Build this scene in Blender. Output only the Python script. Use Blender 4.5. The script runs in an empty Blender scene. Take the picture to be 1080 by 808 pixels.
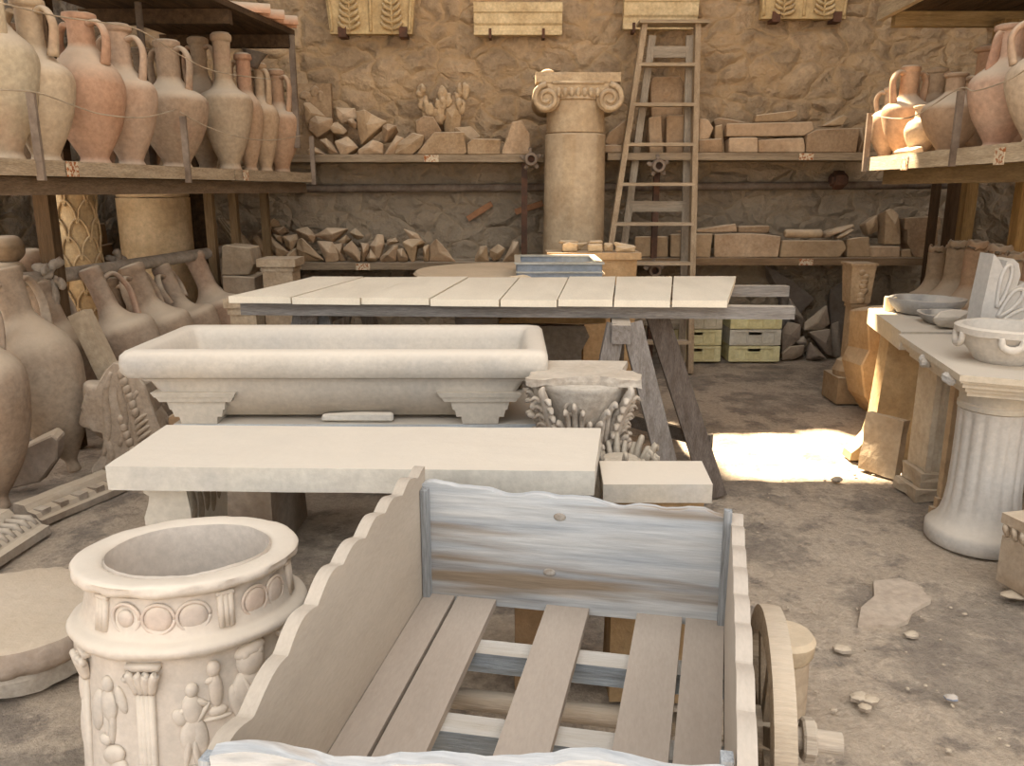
import bpy, bmesh, math, random
from mathutils import Vector, Matrix, noise
S = bpy.context.scene
COL = S.collection
PI = math.pi

# ------------------------------------------------------------------ camera, world, sun, exposure
F, TILT, CAMZ = 850.0, math.radians(13.5), 1.5
cam = bpy.data.cameras.new('camera'); cam.sensor_fit = 'HORIZONTAL'; cam.sensor_width = 36.0
cam.lens = 36.0 * F / 1080.0; cam.clip_start = 0.02
co = bpy.data.objects.new('camera', cam); COL.objects.link(co)
co.location = (0, 0, CAMZ); co.rotation_euler = (PI / 2 - TILT, 0, 0); S.camera = co

w = bpy.data.worlds.new('sky'); S.world = w; w.use_nodes = True
bg = w.node_tree.nodes['Background']; bg.inputs[0].default_value = (0.96, 0.955, 0.96, 1); bg.inputs[1].default_value = 1.35
SUN_DIR = Vector((0.32, -0.55, -0.77)).normalized()
sl = bpy.data.lights.new('sun', 'SUN'); sl.energy = 24.0; sl.angle = math.radians(1.2); sl.color = (1.0, 0.83, 0.60)
so = bpy.data.objects.new('sun', sl); COL.objects.link(so); so.location = (-2, 11, 9)
so.rotation_euler = (-SUN_DIR).to_track_quat('Z', 'Y').to_euler()
S.view_settings.view_transform = 'Standard'; S.view_settings.look = 'None'
S.view_settings.gamma = 1.0; S.view_settings.use_curve_mapping = False
S.view_settings.exposure = 0.74

# ------------------------------------------------------------------ pixel ray -> place in the room
_c, _s = math.cos(TILT), math.sin(TILT)
def P(px, py, Y=None, Z=None):
    u = (px - 540) / F; v = (404 - py) / F
    d = Vector((u, _c + v * _s, -_s + v * _c))
    k = Y / d.y if Y is not None else (Z - CAMZ) / d.z
    return Vector((0, 0, CAMZ)) + d * k

def lin(h):
    r = [int(h[i:i + 2], 16) / 255 for i in (0, 2, 4)]
    return tuple(x / 12.92 if x <= 0.04045 else ((x + 0.055) / 1.055) ** 2.4 for x in r) + (1.0,)

# ------------------------------------------------------------------ materials
def mat(name, c1=None, c2=None, scale=5.0, stretch=(1, 1, 1), bump=0.25, bscale=28.0, rough=0.9, dust=None, dust_amt=0.6,
        contrast=(0.35, 0.68), speck=0.12, wave=0.0, objmul=None, bdist=0.02, metal=0.0, third=None):
    m = bpy.data.materials.new(name); m.use_nodes = True
    nt = m.node_tree; N = nt.nodes; L = nt.links
    b = N['Principled BSDF']; b.inputs['Roughness'].default_value = rough; b.inputs['Metallic'].default_value = metal
    b.inputs['Specular IOR Level'].default_value = 0.15
    tc = N.new('ShaderNodeTexCoord'); mp = N.new('ShaderNodeMapping'); mp.inputs['Scale'].default_value = stretch
    L.new(tc.outputs['Object'], mp.inputs['Vector'])
    oi = N.new('ShaderNodeObjectInfo')
    ofs = N.new('ShaderNodeVectorMath'); ofs.operation = 'MULTIPLY_ADD'
    L.new(oi.outputs['Random'], ofs.inputs[0]); ofs.inputs[1].default_value = (17, 31, 23); L.new(mp.outputs[0], ofs.inputs[2])
    vec = ofs.outputs[0]
    n = N.new('ShaderNodeTexNoise'); n.inputs['Scale'].default_value = scale; n.inputs['Detail'].default_value = 6; n.inputs['Roughness'].default_value = 0.6
    L.new(vec, n.inputs['Vector'])
    rp = N.new('ShaderNodeMapRange'); rp.inputs[1].default_value = contrast[0]; rp.inputs[2].default_value = contrast[1]
    L.new(n.outputs['Fac'], rp.inputs[0])
    mx = N.new('ShaderNodeMix'); mx.data_type = 'RGBA'
    L.new(rp.outputs[0], mx.inputs[0])
    if c1 is None:
        L.new(oi.outputs['Color'], mx.inputs[6])
        mm = N.new('ShaderNodeMix'); mm.data_type = 'RGBA'; mm.blend_type = 'MULTIPLY'; mm.inputs[0].default_value = 1
        L.new(oi.outputs['Color'], mm.inputs[6]); mm.inputs[7].default_value = objmul or (0.72, 0.66, 0.6, 1)
        L.new(mm.outputs[2], mx.inputs[7])
    else:
        mx.inputs[6].default_value = lin(c1); mx.inputs[7].default_value = lin(c2)
    col = mx.outputs[2]
    if third:
        n3 = N.new('ShaderNodeTexNoise'); n3.inputs['Scale'].default_value = third[1]; n3.inputs['Detail'].default_value = 4
        L.new(vec, n3.inputs['Vector'])
        r3 = N.new('ShaderNodeMapRange'); r3.inputs[1].default_value = third[2]; r3.inputs[2].default_value = third[3]
        L.new(n3.outputs['Fac'], r3.inputs[0])
        m3 = N.new('ShaderNodeMix'); m3.data_type = 'RGBA'; L.new(r3.outputs[0], m3.inputs[0]); L.new(col, m3.inputs[6]); m3.inputs[7].default_value = lin(third[0])
        col = m3.outputs[2]
    n2 = N.new('ShaderNodeTexNoise'); n2.inputs['Scale'].default_value = bscale; n2.inputs['Detail'].default_value = 8; n2.inputs['Roughness'].default_value = 0.65
    L.new(vec, n2.inputs['Vector'])
    if speck:
        r2 = N.new('ShaderNodeMapRange'); r2.inputs[1].default_value = 0.3; r2.inputs[2].default_value = 0.7
        r2.inputs[3].default_value = 1 - speck * 2; r2.inputs[4].default_value = 1 + speck * 0.6
        L.new(n2.outputs['Fac'], r2.inputs[0])
        m2 = N.new('ShaderNodeMix'); m2.data_type = 'RGBA'; m2.blend_type = 'MULTIPLY'; m2.inputs[0].default_value = 1
        L.new(col, m2.inputs[6]); L.new(r2.outputs[0], m2.inputs[7]); col = m2.outputs[2]
    if dust:
        g = N.new('ShaderNodeNewGeometry'); sx = N.new('ShaderNodeSeparateXYZ'); L.new(g.outputs['Normal'], sx.inputs[0])
        rd = N.new('ShaderNodeMapRange'); rd.inputs[1].default_value = 0.15; rd.inputs[2].default_value = 0.85; rd.inputs[4].default_value = dust_amt
        L.new(sx.outputs['Z'], rd.inputs[0])
        md = N.new('ShaderNodeMix'); md.data_type = 'RGBA'; L.new(rd.outputs[0], md.inputs[0]); L.new(col, md.inputs[6]); md.inputs[7].default_value = lin(dust)
        col = md.outputs[2]
    L.new(col, b.inputs['Base Color'])
    if bump:
        bp = N.new('ShaderNodeBump'); bp.inputs['Strength'].default_value = bump; bp.inputs['Distance'].default_value = bdist
        L.new(n2.outputs['Fac'], bp.inputs['Height']); L.new(bp.outputs[0], b.inputs['Normal'])
    return m

DUST = 'd8c6ab'
m_stone = mat('dusty_stone', scale=4, bump=0.35, bscale=30, dust=DUST, dust_amt=0.55)
m_carved = mat('carved_stone', scale=6, bump=0.3, bscale=40, dust='dcccb4', dust_amt=0.4, speck=0.15)
m_marble = mat('dusty_marble', scale=3, bump=0.12, bscale=45, dust='d3c7b5', dust_amt=0.8, speck=0.08, third=('b3aea6', 3.2, 0.5, 0.75), objmul=(0.84, 0.84, 0.84, 1), rough=0.7)
m_clay = mat('fired_clay', third=('a8795f', 1.7, 0.57, 0.8), scale=2.6, bump=0.12, bscale=35, dust='cfbea6', dust_amt=0.85, objmul=(0.84, 0.76, 0.70, 1), contrast=(0.36, 0.66), speck=0.14)
m_wood = mat('weathered_wood', scale=2.5, stretch=(1, 14, 14), bump=0.3, bscale=16, objmul=(0.66, 0.62, 0.58, 1), speck=0.2, dust='d9c9b2', dust_amt=0.5, rough=0.85)
m_woody = mat('weathered_wood_lengthwise', scale=2.5, stretch=(14, 1, 14), bump=0.3, bscale=16, objmul=(0.66, 0.62, 0.58, 1), speck=0.2, dust='d9c9b2', dust_amt=0.5, rough=0.85)
m_woodz = mat('weathered_wood_upright', scale=2.5, stretch=(14, 14, 1), bump=0.3, bscale=16, objmul=(0.66, 0.62, 0.58, 1), speck=0.2, rough=0.85)
m_panel = mat('blue_grey_board', 'a9adb0', 'd0cec9', scale=2.2, stretch=(0.7, 12, 11), bump=0.25, bscale=9, speck=0.12, third=('94836f', 1.5, 0.55, 0.70), rough=0.8, bdist=0.008)
m_dusty = mat('dust_covered_board', scale=1.6, stretch=(4, 1, 4), bump=0.06, bscale=40, objmul=(0.88, 0.87, 0.86, 1), speck=0.05, bdist=0.01)
m_iron = mat('rusty_iron', '4a3a30', '6b4a38', scale=9, bump=0.3, bscale=50, rough=0.8)
m_pipe = mat('painted_pipe', '8b7b6b', '6a5a4c', scale=7, bump=0.15, bscale=40, rough=0.7)
m_wire = mat('thin_wire', 'b9a78e', '8d7c66', bump=0, speck=0, rough=0.5)
m_crate = mat('crate_plastic', scale=5, bump=0.05, bscale=30, dust='b9a88c', dust_amt=0.6, objmul=(0.85, 0.8, 0.7, 1), rough=0.6)
m_tag = mat('paper_tag', 'c9b79a', '9a5c34', scale=60, bump=0, speck=0.1, contrast=(0.5, 0.56))
m_dark = mat('dark_wood', '5a4632', '3c2e20', scale=3, stretch=(8, 1, 8), bump=0.3, bscale=14, rough=0.9)
m_rag = mat('dusty_rag', 'a89c8c', '8d8172', scale=12, bump=0.3, bscale=40)

# floor: trodden grey earth with pale dust crusts
def floor_mat():
    m = bpy.data.materials.new('trodden_earth'); m.use_nodes = True
    nt = m.node_tree; N = nt.nodes; L = nt.links; b = N['Principled BSDF']; b.inputs['Roughness'].default_value = 0.95
    b.inputs['Specular IOR Level'].default_value = 0.1
    tc = N.new('ShaderNodeTexCoord')
    def nz(scale, det, rough=0.6, dist=0.0):
        n = N.new('ShaderNodeTexNoise'); n.inputs['Scale'].default_value = scale; n.inputs['Detail'].default_value = det
        n.inputs['Roughness'].default_value = rough; n.inputs['Distortion'].default_value = dist
        L.new(tc.outputs['Object'], n.inputs['Vector']); return n.outputs['Fac']
    def mr(x, a, bb, lo=0.0, hi=1.0):
        r = N.new('ShaderNodeMapRange'); r.inputs[1].default_value = a; r.inputs[2].default_value = bb; r.inputs[3].default_value = lo; r.inputs[4].default_value = hi
        L.new(x, r.inputs[0]); return r.outputs[0]
    def mix(f, a, c):
        x = N.new('ShaderNodeMix'); x.data_type = 'RGBA'; L.new(f, x.inputs[0])
        for i, q in ((6, a), (7, c)):
            if isinstance(q, str): x.inputs[i].default_value = lin(q)
            else: L.new(q, x.inputs[i])
        return x.outputs[2]
    big = nz(1.5, 9, 0.74, 0.15); mid = nz(6, 8, 0.75, 0.3); fine = nz(45, 8, 0.7)
    base = mix(mr(mid, 0.38, 0.62), '8e8275', 'ab9d8b')
    crust = mr(big, 0.465, 0.525)
    col = mix(crust, base, 'bfae99')
    crack = mr(nz(3.3, 6, 0.6, 1.2), 0.485, 0.5)
    sp = N.new('ShaderNodeMix'); sp.data_type = 'RGBA'; sp.blend_type = 'MULTIPLY'; sp.inputs[0].default_value = 1
    L.new(col, sp.inputs[6]); L.new(mr(fine, 0.3, 0.7, 0.72, 1.12), sp.inputs[7])
    L.new(sp.outputs[2], b.inputs['Base Color'])
    a1 = N.new('ShaderNodeMath'); a1.operation = 'MULTIPLY_ADD'; L.new(mid, a1.inputs[0]); a1.inputs[1].default_value = 1.2; L.new(big, a1.inputs[2])
    a2 = N.new('ShaderNodeMath'); a2.operation = 'MULTIPLY_ADD'; L.new(fine, a2.inputs[0]); a2.inputs[1].default_value = 0.25; L.new(a1.outputs[0], a2.inputs[2])
    bp = N.new('ShaderNodeBump'); bp.inputs['Strength'].default_value = 0.8; bp.inputs['Distance'].default_value = 0.04
    L.new(a2.outputs[0], bp.inputs['Height']); L.new(bp.outputs[0], b.inputs['Normal'])
    return m
m_floor = floor_mat()
def stone_wall(name, stone, stone2, mortar, low=None, sc=(3.6, 3.6, 5.0)):
    m = mat(name, stone, stone2, scale=2.6, bump=0, bscale=22, speck=0.14)
    nt = m.node_tree; N = nt.nodes; L = nt.links; b = N['Principled BSDF']; src = b.inputs['Base Color'].links[0].from_socket
    tc = N.new('ShaderNodeTexCoord'); mp = N.new('ShaderNodeMapping'); mp.inputs['Scale'].default_value = sc; L.new(tc.outputs['Object'], mp.inputs[0])
    wn = N.new('ShaderNodeTexNoise'); wn.inputs['Scale'].default_value = 0.8; wn.inputs['Detail'].default_value = 4; L.new(mp.outputs[0], wn.inputs['Vector'])
    wa = N.new('ShaderNodeVectorMath'); wa.operation = 'MULTIPLY_ADD'; L.new(wn.outputs['Color'], wa.inputs[0]); wa.inputs[1].default_value = (1.1, 1.1, 1.1); L.new(mp.outputs[0], wa.inputs[2])
    ve = N.new('ShaderNodeTexVoronoi'); ve.feature = 'DISTANCE_TO_EDGE'; ve.inputs['Scale'].default_value = 1.0; L.new(wa.outputs[0], ve.inputs['Vector'])
    vc = N.new('ShaderNodeTexVoronoi'); vc.inputs['Scale'].default_value = 1.0; L.new(wa.outputs[0], vc.inputs['Vector'])
    sx = N.new('ShaderNodeSeparateColor'); L.new(vc.outputs['Color'], sx.inputs[0])
    def mr(x, a, c, lo, hi):
        r = N.new('ShaderNodeMapRange'); r.inputs[1].default_value = a; r.inputs[2].default_value = c; r.inputs[3].default_value = lo; r.inputs[4].default_value = hi; L.new(x, r.inputs[0]); return r.outputs[0]
    def mix(f, a, c, bl='MIX'):
        x = N.new('ShaderNodeMix'); x.data_type = 'RGBA'; x.blend_type = bl
        if isinstance(f, float): x.inputs[0].default_value = f
        else: L.new(f, x.inputs[0])
        for k, q in ((6, a), (7, c)):
            if isinstance(q, str): x.inputs[k].default_value = lin(q)
            else: L.new(q, x.inputs[k])
        return x.outputs[2]
    col = mix(1.0, src, mr(sx.outputs[0], 0, 1, 0.80, 1.10), 'MULTIPLY')
    col = mix(mr(ve.outputs['Distance'], 0.02, 0.13, 0.75, 0.0), col, mortar)
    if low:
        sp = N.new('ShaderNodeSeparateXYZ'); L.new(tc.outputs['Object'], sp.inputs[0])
        col = mix(mr(sp.outputs['Z'], 1.95, 1.55, 0.0, 0.6), col, low)  # lower masonry: partly greyer stone, partly shade put into the colour
    L.new(col, b.inputs['Base Color'])
    fn = [n for n in N if n.type == 'TEX_NOISE' and abs(n.inputs['Scale'].default_value - 22) < .1][0]
    hs = mr(ve.outputs['Distance'], 0.0, 0.22, 0.0, 1.0)
    ad = N.new('ShaderNodeMath'); ad.operation = 'MULTIPLY_ADD'; L.new(fn.outputs['Fac'], ad.inputs[0]); ad.inputs[1].default_value = 0.9; L.new(hs, ad.inputs[2])
    ad2 = N.new('ShaderNodeMath'); ad2.operation = 'MULTIPLY_ADD'; L.new(wn.outputs['Fac'], ad2.inputs[0]); ad2.inputs[1].default_value = 1.6; L.new(ad.outputs[0], ad2.inputs[2])
    bp = N.new('ShaderNodeBump'); bp.inputs['Strength'].default_value = 0.75; bp.inputs['Distance'].default_value = 0.05; L.new(ad2.outputs[0], bp.inputs['Height']); L.new(bp.outputs[0], b.inputs['Normal'])
    return m
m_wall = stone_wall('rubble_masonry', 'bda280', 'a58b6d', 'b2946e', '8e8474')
m_wallgrey = stone_wall('grey_rubble_masonry', 'a39a8c', '857b6d', '90836f')
m_brick = mat('old_brick', 'a87a58', '94694b', scale=8, bump=.3)
m_roof = mat('roof_boards', '8a7358', '6a553f', scale=3, stretch=(1, 8, 8), bump=0.2, bscale=12)

# ------------------------------------------------------------------ mesh helpers
def MB(): return bmesh.new()
def T(loc=(0, 0, 0), rx=0, ry=0, rz=0):
    return Matrix.Translation(loc) @ Matrix.Rotation(rz, 4, 'Z') @ Matrix.Rotation(ry, 4, 'Y') @ Matrix.Rotation(rx, 4, 'X')
def box(bm, x0, x1, y0, y1, z0, z1, M=None, taper=1.0):
    v = []
    cx, cy = (x0 + x1) / 2, (y0 + y1) / 2
    for z, t in ((z0, taper), (z1, 1.0)):
        for x, y in ((x0, y0), (x1, y0), (x1, y1), (x0, y1)):
            p = Vector((cx + (x - cx) * t, cy + (y - cy) * t, z)); v.append(bm.verts.new(M @ p if M else p))
    for f in ((3, 2, 1, 0), (4, 5, 6, 7), (0, 1, 5, 4), (1, 2, 6, 5), (2, 3, 7, 6), (3, 0, 4, 7)): bm.faces.new([v[i] for i in f])
    return v
def prism(bm, poly, axis, a, b, M=None, sub=0):
    """extrude a 2-D polygon; axis 'x': poly=(y,z); 'y': poly=(x,z); 'z': poly=(x,y)"""
    def p3(q, t):
        r = {'x': (t, q[0], q[1]), 'y': (q[0], t, q[1]), 'z': (q[0], q[1], t)}[axis]
        return M @ Vector(r) if M else Vector(r)
    n = len(poly); A = [bm.verts.new(p3(q, a)) for q in poly]; B = [bm.verts.new(p3(q, b)) for q in poly]
    bm.faces.new(A); bm.faces.new(B[::-1])
    for i in range(n): bm.faces.new((A[i], B[i], B[(i + 1) % n], A[(i + 1) % n]))
def spline(pts, n=6):
    out = []; m = len(pts)
    V = [Vector(p) for p in pts]
    for i in range(m - 1):
        p0, p1, p2, p3 = V[max(i - 1, 0)], V[i], V[i + 1], V[min(i + 2, m - 1)]
        for j in range(n):
            t = j / n
            out.append(0.5 * (2 * p1 + (p2 - p0) * t + (2 * p0 - 5 * p1 + 4 * p2 - p3) * t * t + (3 * p1 - p0 - 3 * p2 + p3) * t ** 3))
    out.append(V[-1]); return out
def lathe(bm, prof, seg=40, M=None, mod=None, sm=0, close=True):
    """prof = (radius, z) list from the bottom outside up and over; mod(angle, r, z) -> r"""
    if sm: prof = [(max(p[0], 0.0005), p[1]) for p in spline([(r, z, 0) for r, z in prof], sm)]
    rings = []
    for r, z in prof:
        ring = []
        for k in range(seg):
            a = 2 * PI * k / seg; q = mod(a, r, z) if mod else r
            p = Vector((q * math.cos(a), q * math.sin(a), z)); ring.append(bm.verts.new(M @ p if M else p))
        rings.append(ring)
    for i in range(len(rings) - 1):
        for k in range(seg):
            bm.faces.new((rings[i][k], rings[i][(k + 1) % seg], rings[i + 1][(k + 1) % seg], rings[i + 1][k]))
    if close:
        bm.faces.new(rings[0][::-1]); bm.faces.new(rings[-1])
def tube(bm, pts, r, seg=8, sm=0, flat=1.0, up=None):
    pts = spline(pts, sm) if sm else [Vector(p) for p in pts]
    n = len(pts); rr = r if isinstance(r, (list, tuple)) else [r] * 2
    d0 = (pts[1] - pts[0]).normalized()
    nrm = Vector(up) if up else (Vector((0, 0, 1)) if abs(d0.z) < 0.9 else Vector((1, 0, 0)))
    rings = []
    for i, p in enumerate(pts):
        d = (pts[min(i + 1, n - 1)] - pts[max(i - 1, 0)]).normalized()
        nrm = (nrm - d * nrm.dot(d)).normalized(); bi = d.cross(nrm)
        t = i / (n - 1) * (len(rr) - 1); k = min(int(t), len(rr) - 2); q = rr[k] + (rr[k + 1] - rr[k]) * (t - k)
        rings.append([bm.verts.new(p + nrm * (q * flat * math.cos(2 * PI * j / seg)) + bi * (q * math.sin(2 * PI * j / seg))) for j in range(seg)])
    for i in range(n - 1):
        for j in range(seg): bm.faces.new((rings[i][j], rings[i][(j + 1) % seg], rings[i + 1][(j + 1) % seg], rings[i + 1][j]))
    bm.faces.new(rings[0][::-1]); bm.faces.new(rings[-1])
def blob(bm, c, r, M=None, seg=10):
    """ellipsoid lump"""
    rx, ry, rz = r if isinstance(r, (tuple, list)) else (r, r, r); c = Vector(c); rings = []
    for i in range(1, seg // 2 + 2):
        th = PI * i / (seg // 2 + 2)
        rings.append([c + Vector((rx * math.sin(th) * math.cos(2 * PI * k / seg), ry * math.sin(th) * math.sin(2 * PI * k / seg), rz * math.cos(th))) for k in range(seg)])
    rings = [[bm.verts.new(M @ p if M else p) for p in g] for g in rings]
    t = c + Vector((0, 0, rz)); b = c - Vector((0, 0, rz))
    t = bm.verts.new(M @ t if M else t); b = bm.verts.new(M @ b if M else b)
    for k in range(seg):
        bm.faces.new((t, rings[0][k], rings[0][(k + 1) % seg])); bm.faces.new((b, rings[-1][(k + 1) % seg], rings[-1][k]))
        for i in range(len(rings) - 1): bm.faces.new((rings[i][k], rings[i + 1][k], rings[i + 1][(k + 1) % seg], rings[i][(k + 1) % seg]))
def rough(bm, amp, scale=8.0, cuts=0, seed=0, big=0.0):
    if cuts:
        for _ in range(cuts):
            bmesh.ops.subdivide_edges(bm, edges=[e for e in bm.edges if e.calc_length() > 0.03], cuts=1, use_grid_fill=True)
    bm.normal_update(); o = Vector((seed * 3.1, seed * 1.7, seed * 5.3))
    for v in bm.verts:
        p = v.co * scale + o
        v.co += v.normal * amp * noise.noise(p) + v.normal * amp * 0.5 * noise.noise(p * 2.7)
        if big: v.co += noise.noise_vector(v.co * 2.0 + o) * big
def bevel(bm, wd, seg=2, ang=0.5):
    ed = [e for e in bm.edges if len(e.link_faces) == 2 and e.calc_face_angle(0) > ang]
    bmesh.ops.bevel(bm, geom=ed, offset=wd, offset_type='OFFSET', segments=seg, profile=0.5, affect='EDGES', clamp_overlap=True)
def obj(name, bm, m, parent=None, smooth=False, col=None, ang=None):
    bmesh.ops.recalc_face_normals(bm, faces=bm.faces[:])
    me = bpy.data.meshes.new(name); bm.to_mesh(me); bm.free(); me.materials.append(m)
    if smooth: me.polygons.foreach_set('use_smooth', [True] * len(me.polygons))
    o = bpy.data.objects.new(name, me); COL.objects.link(o)
    if smooth and ang: me.set_sharp_from_angle(angle=ang)
    if parent: o.parent = parent
    if col: o.color = lin(col)
    return o
def tag(o, label, cat, group=None, kind=None):
    o['label'] = label; o['category'] = cat
    if group: o['group'] = group
    if kind: o['kind'] = kind
    return o
def thing(name, label, cat, loc=(0, 0, 0), rz=0, group=None, rx=0, ry=0, kind=None):
    o = bpy.data.objects.new(name, None); COL.objects.link(o); o.empty_display_size = 0.1
    o.location = loc; o.rotation_euler = (rx, ry, rz); return tag(o, label, cat, group, kind)
def struct(name, bm, m, smooth=False):
    o = obj(name, bm, m, None, smooth); o['kind'] = 'structure'; return o
R = random.Random(7)

# ------------------------------------------------------------------ the setting
def grid(x0, x1, y0, y1, step, fn):
    bm = MB(); nx = int((x1 - x0) / step); ny = int((y1 - y0) / step)
    V = [[bm.verts.new(fn(x0 + (x1 - x0) * i / nx, y0 + (y1 - y0) * j / ny)) for j in range(ny + 1)] for i in range(nx + 1)]
    for i in range(nx):
        for j in range(ny): bm.faces.new((V[i][j], V[i + 1][j], V[i + 1][j + 1], V[i][j + 1]))
    return bm
def floor_z(x, y):
    return -0.004 + 0.010 * noise.noise((x * 2.2, y * 2.2, 0)) + 0.006 * noise.noise((x * 7, y * 7, 3)) - 0.008
struct('floor', grid(-4.2, 4.3, 0.2, 7.6, 0.04, lambda x, y: (x, y, min(0.0, floor_z(x, y)))), m_floor, True)
struct('ground', grid(-12, 12, -12, 0.2, 1.0, lambda x, y: (x, y, -0.014)), m_floor)
def rubble(u, v, s=0):
    p = Vector((u * 2.9, v * 4.2, s)); p += noise.noise_vector(p * 0.9) * 0.5
    d, _ = noise.voronoi(p)
    e = min(1.0, (d[1] - d[0]) * 2.2)
    return 0.055 * e ** 0.5 + 0.025 * noise.noise((u * 1.7, v * 1.7, s + 5)) + 0.012 * noise.noise((u * 9, v * 9, s))
def cut(bm, fn):
    """remove the wall faces whose centre lies in an opening"""
    bmesh.ops.delete(bm, geom=[f for f in bm.faces if fn(f.calc_center_median())], context='FACES'); return bm
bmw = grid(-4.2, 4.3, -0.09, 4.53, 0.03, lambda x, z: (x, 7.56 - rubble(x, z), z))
cut(bmw, lambda c: (-0.75 < c.x < 0.6 and c.z > 3.55) or (-0.75 < c.x < -0.15 and c.z > 3.16) or (1.12 < c.x < 1.5 and c.z > 4.2))  # unseen openings, shaped to aim the sun at floor, tray and jars
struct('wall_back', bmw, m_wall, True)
bmw = grid(0.5, 7.6, -0.1, 6.25, 0.05, lambda y, z: (-3.55 + rubble(y, z, 9), y, z))
cut(bmw, lambda c: 2.6 < c.y < 5.0 and 0.15 < c.z < 3.4)  # unseen opening, added so sky light reaches the columns behind the rack
struct('wall_left', bmw, m_wallgrey, True)
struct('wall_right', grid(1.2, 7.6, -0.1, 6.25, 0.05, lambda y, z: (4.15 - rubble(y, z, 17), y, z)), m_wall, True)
bm = MB()
ZC = (4.5, 4.62)
for x0, x1, y0, y1 in ((-3.7, -0.75, 6.95, 7.7), (-0.75, 0.72, 6.95, 7.3), (0.72, 1.12, 6.95, 7.7), (1.5, 4.3, 6.95, 7.7)):  # unseen roof, gaps left where the sun has to pass
    box(bm, x0, x1, y0, y1, *ZC)
prism(bm, [(6.95, 4.5), (6.95, 4.62), (4.3, 6.32), (4.3, 6.2)], 'x', -3.7, 4.3)  # front of the unseen roof raised to let more sky light in
struct('ceiling', bm, m_roof)
bm = MB(); c0 = P(943, 640, Z=0)
out = [P(x, y, Z=0) for x, y in ((905, 660), (908, 642), (922, 630), (921, 614), (950, 611), (968, 618), (982, 634), (962, 645), (958, 655), (944, 662), (926, 660))]
prism(bm, [(p.x, p.y) for p in out], 'z', -0.02, 0.006)
struct('floor_crust', bm, mat('pale_crust', 'c3b3a0', 'b3a28f', bump=0.35))

# ------------------------------------------------------------------ racks
WOODC, WOODD = 'a08d74', '6b5740'
def bar(bm, a, b, sx, sz):
    """square-section bar from a to b"""
    a = Vector(a); b = Vector(b); d = (b - a).normalized()
    up = Vector((0, 0, 1)) if abs(d.z) < 0.9 else Vector((0, 1, 0))
    si = d.cross(up).normalized(); up = si.cross(d).normalized(); v = []
    for p in (a, b):
        for i, j in ((-1, -1), (1, -1), (1, 1), (-1, 1)): v.append(bm.verts.new(p + si * i * sx / 2 + up * j * sz / 2))
    for f in ((3, 2, 1, 0), (4, 5, 6, 7), (0, 1, 5, 4), (1, 2, 6, 5), (2, 3, 7, 6), (3, 0, 4, 7)): bm.faces.new([v[i] for i in f])
LZ, RZ = 1.62, 1.70
def lx(y): return -2.764 + 0.1645 * y
def rx_(y): return 2.11 + 0.055 * y
rack = thing('storage_rack', 'tall timber rack along the left wall carrying the long row of amphorae', 'shelf', (lx(5), 5, 0))
def rp(bm): bmesh.ops.translate(bm, vec=(-lx(5), -5, 0), verts=bm.verts); return bm
ya, yb = 2.6, 6.85
for k in range(3):                                            # deck boards, side by side
    bm = MB(); o0, o1 = -0.02 - 0.28 * k, -0.28 - 0.28 * k
    prism(bm, [(lx(ya) + o0, ya), (lx(yb) + o0, yb), (lx(yb) + o1, yb), (lx(ya) + o1, ya)], 'z', LZ - 0.035, LZ); obj('deck_board', rp(bm), m_woody, rack, col=WOODC)
for y0, y1 in ((ya, 5.55), (5.56, yb)):
    bm = MB(); prism(bm, [(lx(y0), y0), (lx(y1), y1), (lx(y1) - 0.03, y1), (lx(y0) - 0.03, y0)], 'z', LZ - 0.06, LZ + 0.012); obj('edge_board', rp(bm), m_woody, rack, col='b09c80')
bm = MB(); bar(bm, (lx(ya) - 0.1, ya, LZ - 0.105), (lx(yb) - 0.1, yb, LZ - 0.105), 0.08, 0.08); obj('beam', rp(bm), m_woody, rack, col='7a6650')
bm = MB(); bar(bm, (lx(ya) - 0.7, ya, LZ - 0.085), (lx(yb) - 0.7, yb, LZ - 0.085), 0.06, 0.09); obj('beam', rp(bm), m_woody, rack, col=WOODD)
for px, py0, Y in ((52, 250, 4.6), (222, 230, 6.1), (247, 225, 6.5), (279, 215, 6.8)):
    p = P(px, py0, Y=Y); bm = MB(); bar(bm, (p.x, p.y, 0), (p.x, p.y, LZ - 0.06), 0.085 if px < 100 else 0.06, 0.085 if px < 100 else 0.06); obj('post', rp(bm), m_woodz, rack, col=WOODD if px < 100 else '8d7454')
for y in (3.77, 4.97, 6.83):
    bm = MB(); bar(bm, (lx(y) + 0.012, y, LZ - 0.08), (lx(y) + 0.012, y, LZ + 0.3), 0.035, 0.02); obj('guard_bar', rp(bm), m_pipe, rack)
for px, Y in ((74, 3.99), (259, 5.7)):
    y = Y; bm = MB(); box(bm, lx(y) + 0.002, lx(y) + 0.008, y - 0.05, y + 0.05, LZ - 0.06, LZ + 0.01); obj('tag', rp(bm), m_tag, rack)
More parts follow.
